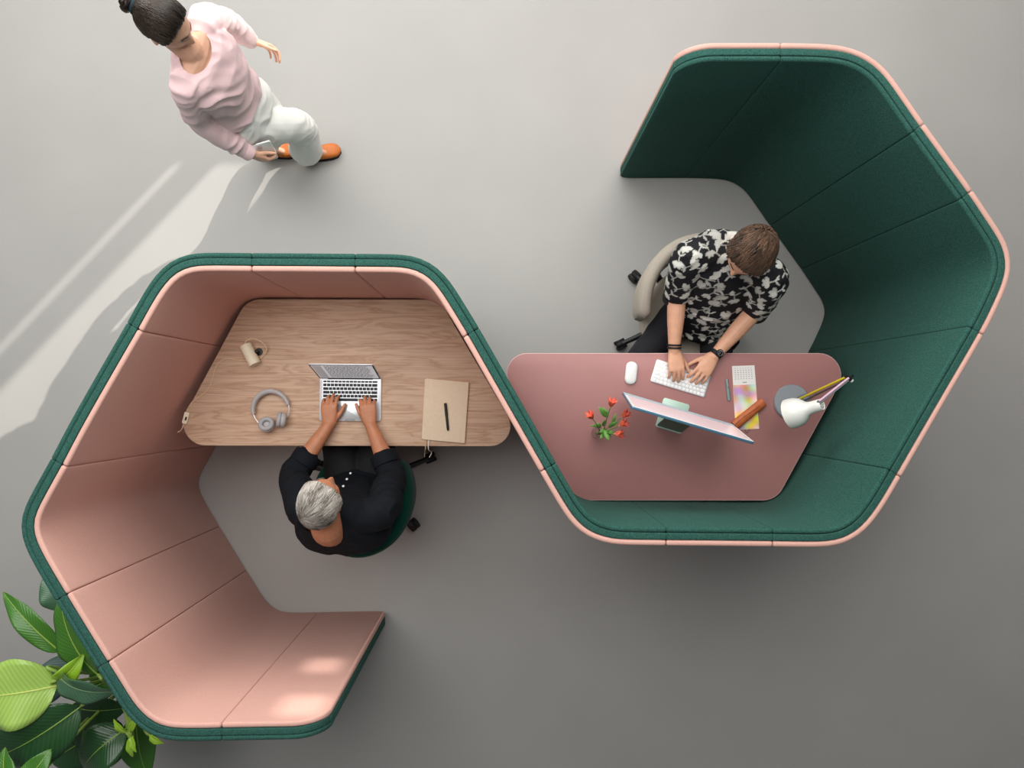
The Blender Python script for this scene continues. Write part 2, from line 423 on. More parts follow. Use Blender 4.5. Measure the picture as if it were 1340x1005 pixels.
# ------------------------------------------------------------------ task chairs
def task_chair(label, c, back_deg, leg0, m, mbase, RB_, SP):
    t = thing('task_chair', label, 'office chair', (c.x, c.y, 0)); x, y = c.x, c.y
    bd = math.radians(back_deg); B = V(math.cos(bd), math.sin(bd), 0); S = V(-B.y, B.x, 0)
    for k in range(5):
        a = math.radians(leg0 + 72 * k); d = V(math.cos(a), math.sin(a), 0); o = V(x, y, 0)
        lg = part('leg', MB().tube([o + V(0, 0, .115), o + d * .06 + V(0, 0, .112), o + d * .2 + V(0, 0, .092), o + d * .345 + V(0, 0, .078)], [.026, .022, .017, .014], 10), mbase, t)
        q = o + d * .345; w = V(-d.y, d.x, 0); mb = MB()
        for sgn in (-1, 1): mb.lathe([(.006, -.011), (.031, -.011), (.034, -.007), (.034, .007), (.031, .011), (.006, .011)], q + w * sgn * .017 + V(0, 0, .0345) + d * .006, w, 18)
        mb.tube([q + V(0, 0, .09), q + V(0, 0, .035)], .008, 8)
        mb.chain([q - d * .012 + V(0, 0, .07), q + d * .024 + V(0, 0, .064)], [.016, .015], 10)
        part('caster', mb, M_rubber, lg)
    part('gas_lift', MB().lathe([(.03, .085), (.034, .09), (.034, .15), (.026, .155), (.026, .33), (.06, .36), (.07, .395)], (x, y, 0)), mbase, t)
    secs = []
    for k, (z, f) in enumerate([(.39, .8), (.393, .93), (.405, .985), (.425, 1), (.445, .99), (.458, .95), (.465, .85), (.468, .4), (.468, .05)]):
        secs.append((V(x, y, z) - B * .015, S * RB_ * .98 * f, B * RB_ * .86 * f))
    part('seat', MB().loft(secs, 40, 2.7), m, t)
    rings = []; N = 40; SP = math.radians(SP)
    for i in range(N + 1):
        a = -SP + 2 * SP * i / N; d = B * math.cos(a) + S * math.sin(a); e = abs(a) / SP
        R = RB_ + .008 * math.cos(a); top = .80 - .10 * e ** 2.4; bot = .50 - .02 * e; th = .038
        k = math.sqrt(max(.0, 1 - max(0, (e - .9) / .1) ** 2)); k = max(k, .12)
        mid = (top + bot) / 2; hh = (top - bot) / 2 * (.7 + .3 * k); lean = .018
        r = []
        for j in range(16):
            q = 2 * math.pi * j / 16; cq, sq = math.cos(q), math.sin(q)
            u = math.copysign(abs(cq) ** .75, cq) * th * k; z = mid + math.copysign(abs(sq) ** .5, sq) * hh
            r.append(V(x, y, z) + d * (R + u + lean * (z - .5) / .3))
        rings.append(r)
    part('backrest', MB().rings(rings), m, t)
    o = V(x, y, 0)
    part('back_support', MB().tube([o + B * .1 + V(0, 0, .375), o + B * .22 + V(0, 0, .385), o + B * RB_ * 1.04 + V(0, 0, .44), o + B * (RB_ + .02) + V(0, 0, .6)], [.022, .022, .02, .016], 10), mbase, t)
    return t
CA = P(491, 628, 0.05); CB = P(883, 419, 0.05)
task_chair('dark green upholstered swivel chair under the man in the navy shirt', CA, -32, 22, M_teal, M_black, .262, 68)
task_chair('beige upholstered swivel chair under the man in the flowered shirt', CB, 134, 132, M_beige, M_black, .30, 58)

# ------------------------------------------------------------------ people
def hsurf(d, hair=0.0, fem=False):
    """head surface, local x right, y face, z up, unit direction d"""
    x, y, z = d.x * .0755, d.y * .098, d.z * .117
    t = max(0, -d.z)
    x *= 1 - .30 * t ** 1.4; 
    if y < 0: y *= 1 - .32 * t
    else: y *= 1 - .06 * t
    if d.z > 0 and d.y < 0: y *= 1.04
    p = V(x, y, z)
    if y > 0.02:
        g = lambda a, s: math.exp(-(a / s) ** 2)
        p.y -= .006 * g(x, .05) * g(z, .09)
        p.y += .027 * g(x, .011 + .004 * sm((.01 - z) / .05)) * sm((.03 - z) / .06) * sm((z + .052) / .016)
        p.y -= .010 * g(abs(x) - .032, .017) * g(z - .006, .014)
        p.y += .006 * g(z - .028, .011) * g(x, .055)
        p.y += .006 * g(z + .066, .007) * g(x, .024) + .006 * g(z + .081, .006) * g(x, .02)
        p.y += .012 * g(z + .106, .02) * g(x, .03)
        p.y += .006 * g(abs(x) - .042, .02) * g(z + .022, .02)
    return p
HL = [(0, .60), (.5, .55), (.85, .33), (1.15, .0), (1.35, -.18), (1.5, -.02), (1.75, .0), (2.0, -.25), (2.6, -.5), (3.2, -.58)]
def hairline(d):
    ph = math.atan2(abs(d.x), d.y)
    for (a, za), (b, zb) in zip(HL, HL[1:]):
        if a <= ph <= b: return za + (zb - za) * (ph - a) / (b - a)
    return HL[-1][1]
def hairpt(d, T, fn=None):
    p = hsurf(d); m = sm((d.z - hairline(d) + .02) / .16); n = V(d.x / .0755, d.y / .098, d.z / .117).normalized()
    th = T * (fn(d) if fn else 1)
    return p + n * (-.012 + m * (.012 + th)), m
def grid_dirs(nu, nv):
    return [[V(math.sin(math.pi * i / nv) * math.cos(2 * math.pi * j / nu), math.sin(math.pi * i / nv) * math.sin(2 * math.pi * j / nu), -math.cos(math.pi * i / nv)) for j in range(nu)] for i in range(1, nv)]
def headshape(mb, M, k=1.0):
    nu, nv = 64, 48; G = grid_dirs(nu, nv); rings = [[M @ (hsurf(d) * k) for d in r] for r in G]
    o = len(mb.v); mb.rings(rings, True)
    for s in (-1, 1):       # ears
        R3 = M.to_3x3() @ Matrix.Rotation(s * -.35, 3, 'Z')
        mb.ell(M @ V(s * .0765 * k, -.012 * k, -.004 * k), .0085 * k, .020 * k, .033 * k, R3, 12, 8)
        mb.ell(M @ V(s * .076 * k, -.008 * k, -.03 * k), .008 * k, .011 * k, .012 * k, R3, 10, 6)
def head_frame(c, f, u):
    f = Vector(f).normalized(); u = Vector(u); u = (u - f * u.dot(f)).normalized(); r = f.cross(u).normalized()
    return frame(Vector(c), r, f, u)
def face_bits(M, parent, brow, iris, lip, k=1.0):
    def on(x, z):
        best = None
        for i in range(60):
            y = .06 + i * .001; d = V(x / .0755, y / .098, z / .117); q = hsurf(d.normalized())
            e = abs(q.x - x) + abs(q.z - z)
            if best is None or e < best[0]: best = (e, q)
        return best[1]
    for s in (-1, 1):
        c = on(s * .031, .006) + V(0, -.0075, 0)
        e = part('eye', MB().ell(M @ (c * k), .0115 * k, .0115 * k, .0115 * k, M.to_3x3(), 14, 10), mat('eye_white', rgb(235, 232, 226), .2), parent)
        part('iris', MB().ell(M @ ((c + V(0, .0085, -.001)) * k), .0052 * k, .004 * k, .0052 * k, M.to_3x3(), 12, 8), mat('iris', iris, .2), e)
        ps = [on(s * (.014 + .01 * q), .026 + .006 * math.sin(q * 1.1)) + V(0, .003, 0) for q in range(4)]
        part('eyebrow', MB().chain([M @ (p * k) for p in ps], [.0012, .002, .0018, .001], 8), brow, parent)
    ps = [on(x, -.073) + V(0, .001, 0) for x in (-.022, -.01, 0, .01, .022)]
    part('lips', MB().chain([M @ (p * k) for p in ps], [.002, .0045, .005, .0045, .002], 10), lip, parent)
def hairdo(name, M, T, m, parent, flow, nclump, seed, k=1.0, fn=None, ln=6, step=.11, rad=.0024, tr=(0, 1), lift=.002, bias=0):
    rnd = random.Random(seed); mb = MB(); nu, nv = 64, 44
    G = grid_dirs(nu, nv)
    mb.rings([[M @ (hairpt(d, T, fn)[0] * k) for d in r] for r in G], True)
    for i in range(len(mb.v)): mb.tone[i] = .35
    done = 0
    while done < nclump:
        d = V(rnd.gauss(0, 1), rnd.gauss(0, 1), rnd.gauss(.25, 1)).normalized()
        if d.z < hairline(d) + .03: continue
        pts = []; tone = tr[0] + (tr[1] - tr[0]) * min(1, max(0, .45 * rnd.random() + .55 * (.5 + bias * d.y + 1.1 * noise.noise(d * 3.5 + V(seed, 0, 0)))))
        w = rnd.uniform(-.25, .25)
        for q in range(ln):
            p, mk = hairpt(d, T, fn)
            if mk < .3: break
            n = V(d.x, d.y, d.z); pts.append(p + n * (lift * (.6 + rnd.random() * 1.3) * (1 - .5 * q / ln)))
            f = flow(d); f = f - d * f.dot(d)
            if f.length < 1e-4: break
            f.normalize(); s_ = d.cross(f); f = f + s_ * (w + .12 * math.sin(q + seed + done)); d = (d + f * step).normalized()
        if len(pts) < 3: done += 1; continue
        L = len(pts); rr = [rad * (.5 + .9 * math.sin(math.pi * (i + .6) / (L + .4))) for i in range(L)]; rr[-1] = rad * .2
        mb.tube([M @ (p * k) for p in pts], [r * k for r in rr], 5, tone); done += 1
    return part(name, mb, m, parent, sharp=70)

def hand(mb, W, f, d, l, curl=(28, 50, 35), spread=3.0, k=1.0, thumb=(.62, .62, .35), curls=None):
    """palm and five fingers; f forward, d out of the palm, l towards the thumb"""
    f = Vector(f).normalized(); d = Vector(d); d = (d - f * d.dot(f)).normalized(); l0 = Vector(l); l = f.cross(d); l = l if l.dot(l0) > 0 else -l
    W = Vector(W); X = lambda a, b, c: W + (f * a + l * b + d * c) * k
    mb.loft([(X(-.012, 0, 0), l * .024 * k, d * .018 * k), (X(0, 0, 0), l * .027 * k, d * .0185 * k), (X(.03, .002, 0), l * .036 * k, d * .017 * k), (X(.065, .002, 0), l * .0405 * k, d * .0145 * k), (X(.09, .001, 0), l * .0405 * k, d * .012 * k), (X(.102, 0, .001), l * .036 * k, d * .008 * k)], 20, 2.5)
    mb.chain([X(.01, .02, .006), X(.045, .032, .008)], [.017 * k, .013 * k], 10)          # thumb base
    for i, (off, st, ln, r) in enumerate([(.0315, .090, (.042, .026, .021), .0086), (.0108, .096, (.046, .029, .022), .0088), (-.0105, .092, (.043, .027, .022), .0085), (-.0305, .083, (.034, .021, .019), .0076)]):
        a = math.radians(spread * (1.5 - i)); dirf = f * math.cos(a) + l * math.sin(a); ang = 0; p = X(st - .012, off, -.001); pts = [p]; cu = curls[i] if curls else curl
        p = X(st, off, -.001); pts.append(p)
        for q in range(3):
            ang += math.radians(cu[q]); p = p + (dirf * math.cos(ang) + d * math.sin(ang)) * ln[q] * k; pts.append(p)
        mb.chain(pts, [r * 1.12 * k, r * 1.1 * k, r * k, r * .92 * k, r * .78 * k], 10, 3)
    t = thumb; dirt = (f * t[0] + l * t[1] + d * t[2]).normalized(); p0 = X(.028, .028, .006); p1 = p0 + dirt * .034 * k
    d2 = (dirt + f * .35).normalized(); p2 = p1 + d2 * .03 * k; p3 = p2 + (d2 + f * .2).normalized() * .024 * k
    mb.chain([p0, p1, p2, p3], [.0135 * k, .0115 * k, .0098 * k, .008 * k], 10, 3)

def shoe(name, ankle, toe_dir, m, parent, L=.27, sole=None):
    f = Vector(toe_dir).normalized(); s = V(-f.y, f.x, 0); a = Vector(ankle); z0 = .0
    secs = []
    for t, w, h in [(-.07, .014, .03), (-.065, .028, .05), (-.03, .034, .07), (.02, .035, .075), (.07, .039, .058), (.12, .043, .045), (.16, .041, .038), (.185, .03, .03), (.197, .012, .02)]:
        t *= L / .27; c = V(a.x, a.y, z0 + .012 + h / 2) + f * t; secs.append((c, s * w, V(0, 0, h / 2)))
    b = part(name, MB().loft(secs, 20, 2.6), m, parent)
    ol = []
    for t, w in [(-.072, .012), (-.06, .03), (0, .033), (.07, .042), (.13, .046), (.17, .04), (.197, .015)]: ol.append((t * L / .27, w))
    poly = [(a.x + f.x * t + s.x * w, a.y + f.y * t + s.y * w) for t, w in ol] + [(a.x + f.x * t - s.x * w, a.y + f.y * t - s.y * w) for t, w in ol[::-1]]
    area2 = sum(poly[i - 1][0] * poly[i][1] - poly[i][0] * poly[i - 1][1] for i in range(len(poly)))
    part('sole', MB().prism(poly if area2 > 0 else poly[::-1], .001, .014, .003), sole or M_rubber, b)

# ---- man in the navy shirt
def man_navy():
    hc = P(420, 657, 1.2); nb = P(428, 691, 1.075)
    t = thing('person', 'person with short grey hair in a navy shirt, seated typing on the laptop', 'person', (CA.x, CA.y, 0))
    M = head_frame(hc, (.30, .92, -.20), (-.04, .22, .96))
    sL, sR = P(399, 668, 1.045), P(499, 668, 1.045)
    eL, eR = P(385, 622, .845), P(513, 624, .845)
    wL, wR = P(430, 556, .785), P(485, 556, .785)
    hipL, hipR = V(-.84, -.42, .55), V(-.66, -.42, .55); kL, kR = V(-.90, -.02, .53), V(-.62, -.02, .53)
    aL, aR = V(-.90, .0, .09), V(-.62, -.02, .09)
    mb = MB(); headshape(mb, M, 1.02)
    mb.chain([nb + V(.0, -.012, -.06), nb + V(0, 0, -.004), hc + V(0, -.03, -.05)], [.085, .072, .058], 18)
    mb.chain([V(-.745, -.50, .58), V(-.745, -.55, .8), V(-.745, -.555, .92)], [.10, .11, .11], 16)
    mb.loft([(V(-.745, -.572, .92), V(.205, 0, 0), V(0, .137, .01)), (V(-.745, -.56, 1.012), V(.16, 0, 0), V(0, .104, .02)), (V(-.745, -.55, 1.055), V(.10, 0, 0), V(0, .07, .02)), (V(-.745, -.55, 1.07), V(.06, 0, 0), V(0, .045, .02))], 32, 2.4)
    mb.chain([sL, nb + V(0, .0, -.085), sR], [.04, .05, .04], 14)
    for s_, e_, w_ in ((sL, eL, wL), (sR, eR, wR)):
        mb.chain([s_, e_], [.045, .042], 12); mb.chain([e_, e_.lerp(w_, .3), w_], [.043, .0445, .0285], 16)
    for h_, k_, a_ in ((hipL, kL, aL), (hipR, kR, aR)):
        mb.chain([V(-.745, -.45, .58), h_, k_], [.08, .06, .05], 12); mb.chain([k_, a_], [.05, .032], 12); mb.chain([a_, a_ + V(0, .08, -.045)], [.03, .022], 10)
    fl = (P(431, 520, .785) - wL); fl.z = .012; fr = (P(480, 520, .785) - wR); fr.z = .012
    hand(mb, wL, fl, (0.05, 0, -1), (1, 0, 0), (30, 42, 25), 3.2, 1.0, (.75, .62, .25))
    hand(mb, wR, fr, (-.05, 0, -1), (-1, 0, 0), (38, 52, 30), 3.2, 1.0, (.85, .42, .3))
    body = link('body', skin_over(mb, .0034, 3), M_skinA, t); body.data.name = 'body'
    hm = attr_mat('hair_grey', rgb(84, 76, 68), rgb(214, 208, 198), .55)
    def flow(d):
        cr = V(.05, -.5, .86); v = (d - cr); 
        return v + V(-d.y, d.x, 0) * .35 + V(.25, .55, 0) * max(0, d.z)
    hairdo('hair', M, .012, hm, body, flow, 1500, 3, 1.02, tr=(.0, 1), rad=.0021, bias=.45)
    face_bits(M, body, mat('brow_grey', rgb(120, 110, 102), .7), rgb(70, 60, 50), mat('lips_a', rgb(160, 92, 78), .5), 1.02)
    # shirt
    sh = MB(); U = V(1, 0, 0)
    sh.loft([(V(-.745, -.46, .50), U * .15, V(0, .12, 0)), (V(-.745, -.47, .52), U * .175, V(0, .145, 0)), (V(-.745, -.50, .62), U * .18, V(0, .15, 0)), (V(-.745, -.53, .74), U * .18, V(0, .145, 0)), (V(-.745, -.565, .84), U * .215, V(0, .155, 0)),
             (V(-.745, -.572, .94), U * .222, V(0, .15, .01)), (V(-.745, -.56, 1.02), U * .175, V(0, .115, .02)), (V(-.745, -.55, 1.07), U * .11, V(0, .075, .02)), (V(-.745, -.55, 1.085), U * .07, V(0, .05, .02))], 32, 2.4)
    for s_, e_, w_ in ((sL, eL, wL), (sR, eR, wR)):
        sh.chain([(s_ + nb) / 2 + V(0, 0, -.045), s_ + V(0, -.005, -.01), s_.lerp(e_, .5), e_, e_.lerp(w_, .32)], [.075, .078, .076, .068, .060], 20)
    me = skin_over(sh, .0055, 6); wrinkle(me, .0065, 9, 2.3)
    neckline(me, nb + V(-.018, .016, -.008), Matrix.Rotation(.25, 3, 'X'), (.08, .062, .07))
    navy = mat('navy_cotton', rgb(10, 16, 23), .85, var=.15, nscale=18, bump=.2, bscale=300, spec=.25)
    shirt = link('shirt', me, navy, body)
    for e_, w_ in ((eL, wL), (eR, wR)):
        a = (w_ - e_).normalized(); c = e_.lerp(w_, .33)
        part('rolled_cuff', MB().lathe([(.046, -.03), (.058, -.032), (.066, -.028), (.067, .0), (.0655, .026), (.06, .031), (.046, .029)], c, a, 28), navy, shirt)
    for q in (V(-.742, -.405, .93), V(-.741, -.38, .86), V(-.74, -.36, .79)):
        part('button', MB().lathe([(.001, .004), (.0055, .004), (.006, .002), (.0055, 0)], q + V(0, .008, .006), (0, .75, .6), 12), M_white, shirt)
    # trousers
    tr = MB(); tr.loft([(V(-.745, -.47, .475), U * .15, V(0, .12, 0)), (V(-.745, -.47, .5), U * .175, V(0, .14, 0)), (V(-.745, -.47, .57), U * .165, V(0, .13, 0)), (V(-.745, -.47, .60), U * .12, V(0, .1, 0))], 24)
    for h_, k_, a_ in ((hipL, kL, aL), (hipR, kR, aR)):
        tr.chain([V(h_.x, -.46, .545), h_ + V((-.745 - h_.x) * .12, .02, 0), h_.lerp(k_, .5) + V((-.745 - h_.x) * .15, 0, .005), k_], [.09, .098, .09, .072], 18); tr.chain([k_, k_.lerp(a_, .5), a_ + V(0, 0, .02)], [.068, .06, .052], 18)
    me = skin_over(tr, .007, 5); wrinkle(me, .004, 8, 5)
    link('trousers', me, mat('charcoal_denim', rgb(18, 19, 23), .9, var=.12, nscale=30, bump=.2), body)
    for a_ in (aL, aR): shoe('shoe', a_ + V(0, -.02, 0), (0, 1, 0), mat('shoe_dark', rgb(40, 34, 30), .5), body)
man_navy()

# ---- man in the flowered shirt
def stamp_flowers(me, n, seed):
    rnd = random.Random(seed); vs = me.vertices; N = len(vs)
    co = np.empty(N * 3); vs.foreach_get('co', co); co = co.reshape(-1, 3)
    no = np.empty(N * 3); me.vertex_normals.foreach_get('vector', no); no = no.reshape(-1, 3)
    tone = np.zeros(N); cent = []
    tries = 0
    while len(cent) < n and tries < 20000:
        tries += 1; i = rnd.randrange(N); p = co[i]
        if any(np.linalg.norm(p - c) < .050 for c in cent): continue
        cent.append(p); nn = Vector(no[i]); a = nn.orthogonal().normalized(); b = nn.cross(a)
        th0 = rnd.uniform(0, 6.28); m = np.linalg.norm(co - p, axis=1) < .075; idx = np.nonzero(m)[0]
        idx = idx[(no[idx] @ np.array(nn)) > .1]; rel = co[idx] - p
        x = rel @ np.array(a); y = rel @ np.array(b); c, s = math.cos(th0), math.sin(th0); x, y = c * x + s * y, -s * x + c * y
        sh = rnd.uniform(.55, .95); sc = rnd.uniform(.8, 1.15); v = np.zeros(len(idx))
        for k in range(rnd.choice((3, 4, 4))):      # petals, fanned
            an = -1.15 + k * .78 + rnd.uniform(-.15, .15); px, py = .017 * sc * math.sin(an), .017 * sc * math.cos(an)
            u = (x - px) * math.sin(an) + (y - py) * math.cos(an); w = (x - px) * math.cos(an) - (y - py) * math.sin(an)
            e = (u / (.0165 * sc)) ** 2 + (w / (.0105 * sc)) ** 2
            v = np.maximum(v, np.where(e < 1, sh * (1 - .35 * np.clip(e, 0, 1) * (k % 2)), 0))
        st = (np.abs(x - .22 * y * y / .05 * 1) < .0028) & (y < .005) & (y > -.05 * sc); v = np.maximum(v, np.where(st, sh * .7, 0))
        for sg in (-1, 1):
            u = (x * sg * .75 - (y + .030) * .5); w = (x * sg * .5 + (y + .030) * .75) 
            e = ((u - .012) / .014) ** 2 + (w / .0042) ** 2; v = np.maximum(v, np.where(e < 1, sh * .8, 0))
        tone[idx] = np.maximum(tone[idx], v)
    at = me.attributes.new('tone', 'FLOAT', 'POINT'); at.data.foreach_set('value', tone)

def man_floral():
    hc = P(981, 331, 1.2); nb = V(1.075, .685, 1.07)
    t = thing('person', 'person with short brown hair in a black-and-white flowered shirt, typing at the mauve desk', 'person', (CB.x, CB.y, 0))
    M = head_frame(hc, (-.55, -.77, -.22), (-.12, -.18, .97))
    sL, sR = P(904, 336, 1.04), P(1009, 364, 1.04)         # his right and left
    eL, eR = P(886, 384, .83), P(991, 403, .83)
    wL, wR = P(882, 459, .79), P(934, 466, .79)
    mb = MB(); headshape(mb, M, 1.02)
    mb.chain([nb + V(-.03, .0, -.08), nb, hc + V(.03, .04, -.06)], [.075, .062, .057], 18)
    mb.chain([V(1.04, .5, .58), V(1.03, .57, .78), V(1.01, .63, .95), nb + V(-.03, -.01, -.05)], [.11, .11, .10, .07], 16)
    mb.chain([sL, nb + V(-.04, -.02, -.09), sR], [.04, .05, .04], 14)
    for s_, e_, w_ in ((sL, eL, wL), (sR, eR, wR)):
        mb.chain([s_, e_], [.05, .045], 12); mb.chain([s_.lerp(e_, .7), e_, e_.lerp(w_, .32), w_], [.047, .0455, .043, .0275], 16)
    hipL, hipR = V(.93, .47, .55), V(1.13, .45, .55); kL, kR = V(.655, .14, .54), V(1.10, .02, .54); aL, aR = V(.66, .04, .09), V(1.12, -.08, .09)
    for h_, k_, a_ in ((hipL, kL, aL), (hipR, kR, aR)):
        mb.chain([V(1.04, .5, .58), h_, k_], [.08, .06, .05], 12); mb.chain([k_, a_], [.05, .032], 12); mb.chain([a_, a_ + V(0, -.08, -.045)], [.03, .022], 10)
    fl = P(885, 485, .79) - wL; fl.z = .006; fr = P(911, 499, .79) - wR; fr.z = .006
    hand(mb, wL, fl, (0, 0, -1), (1, 0, 0), (30, 32, 22), 3.4, 1.0, (.8, .5, .25))
    hand(mb, wR, fr, (0, 0, -1), (-1, .2, 0), (24, 26, 18), 4.6, 1.0, (.75, .62, .25))
    body = link('body', skin_over(mb, .0034, 3), M_skinB, t)
    hm = attr_mat('hair_brown', rgb(30, 21, 16), rgb(112, 84, 64), .5)
    def flow(d):
        cr = V(.1, -.45, .88); v = d - cr
        return v * .8 + V(-d.y, d.x, 0) * -.35 + V(.2, .8, .1) * max(0, d.z)
    hairdo('hair', M, .019, hm, body, flow, 1500, 11, 1.02, fn=lambda d: .62 + .5 * max(0, d.z), tr=(0, .9), rad=.0034, lift=.0055)
    face_bits(M, body, mat('brow_brown', rgb(50, 34, 26), .7), rgb(60, 80, 90), mat('lips_b', rgb(190, 112, 98), .5), 1.02)
    sh = MB(); U = V(.97, -.22, 0); W = V(.22, .97, 0)
    sh.loft([(V(1.05, .46, .545), U * .17, W * .14), (V(1.05, .47, .56), U * .195, W * .17), (V(1.05, .49, .64), U * .185, W * .165), (V(1.04, .53, .74), U * .18, W * .155), (V(1.02, .585, .86), U * .19, W * .15 + V(0, 0, .02)),
             (V(1.005, .625, .96), U * .195, W * .14 + V(0, 0, .03)), (V(1.0, .65, 1.035), U * .16, W * .115 + V(0, 0, .03)), (V(1.01, .665, 1.07), U * .105, W * .08 + V(0, 0, .02)), (V(1.02, .67, 1.085), U * .06, W * .05)], 32, 2.4)
    sh.loft([(V(1.06, .40, .60), U * .15, V(0, .04, .05)), (V(1.07, .33, .615), U * .15, V(0, .02, .035)), (V(1.075, .29, .60), U * .12, V(0, .01, .02))], 24)
    for s_, e_ in ((sL, eL), (sR, eR)):
        sh.chain([(s_ + nb) / 2 + V(0, 0, -.05), s_ + V(0, .0, -.012), s_.lerp(e_, .5), s_.lerp(e_, .93)], [.078, .08, .076, .070], 20)
    me = skin_over(sh, .0042, 6); wrinkle(me, .005, 9, 7.7); stamp_flowers(me, 165, 5)
    pm = attr_mat('flower_print_viscose', rgb(13, 13, 20), rgb(225, 224, 216), .8)
    shirt = link('shirt', me, pm, body)
    for e_, s_ in ((eL, sL), (eR, sR)):
        a = (e_ - s_).normalized(); c = s_.lerp(e_, .93) + a * .052
        part('sleeve_hem', MB().lathe([(.05, -.012), (.058, -.014), (.062, -.004), (.06, .012), (.056, .014), (.05, .010)], c, a, 28), mat('hem_black', rgb(16, 16, 22), .8), shirt)
    col = catmull([nb + V(.02, -.085, -.045), nb + V(.08, -.03, -.03), nb + V(.06, .03, -.02), nb + V(.0, .055, -.02), nb + V(-.07, .03, -.025), nb + V(-.095, -.04, -.04), nb + V(-.04, -.095, -.05)], 5)
    part('collar', MB().tube(col, .015, 8, flat=1.2), pm, shirt)
    tr = MB(); tr.loft([(V(1.04, .47, .475), U * .15, W * .13), (V(1.04, .47, .5), U * .18, W * .15), (V(1.04, .47, .58), U * .165, W * .14), (V(1.04, .47, .62), U * .12, W * .1)], 24)
    for h_, k_, a_ in ((hipL, kL, aL), (hipR, kR, aR)):
        tr.chain([h_ + V(.02, .04, 0), h_, k_], [.085, .09, .072], 18); tr.chain([k_, k_.lerp(a_, .5), a_ + V(0, 0, .02)], [.072, .06, .05], 18)
    me = skin_over(tr, .007, 5); wrinkle(me, .004, 8, 9)
    link('trousers', me, mat('black_trousers', rgb(20, 21, 28), .9, var=.1, nscale=30, bump=.15), body)
    for a_ in (aL, aR): shoe('shoe', a_ + V(0, .02, 0), (0, -1, 0), mat('shoe_black', rgb(30, 30, 30), .5), body)
    # bracelet and wristwatch
    a = (wL - eL).normalized(); c = eL.lerp(wL, .93)
    for q in (-.009, .005):
        part('bracelet', MB().lathe([(.0305, -.0045), (.035, -.0035), (.035, .0035), (.0305, .0045)], c + a * q, a, 28), M_rubber, body)
    a = (wR - eR).normalized(); c = eR.lerp(wR, .945)
    wt = part('wristwatch', MB().lathe([(.029, -.011), (.0325, -.010), (.0325, .010), (.029, .011)], c, a, 28), M_rubber, body)
    q = c + V(.008, .0, .0325); nrm = V(.2, -.05, 1).normalized()
    part('watch_case', MB().lathe([(.017, -.006), (.0185, -.003), (.0185, .003), (.0165, .005), (.0155, .003), (.001, .003)], q, nrm, 28), mat('watch_black', rgb(28, 30, 32), .3, metal=.5), wt)
    tq = nrm.to_track_quat('Z', 'Y'); dial = MB()
    for k in range(12):
        d = tq @ V(math.cos(k * math.pi / 6), math.sin(k * math.pi / 6), 0); dial.tube([q + nrm * .0036 + d * .0105, q + nrm * .0036 + d * .0145], .0009, 5)
    for ang, ln in ((.6, .008), (2.4, .011)):
        d = tq @ V(math.cos(ang), math.sin(ang), 0); dial.tube([q + nrm * .0037, q + nrm * .0037 + d * ln], .0008, 5)
    part('watch_markers', dial, M_alu, wt)
man_floral()

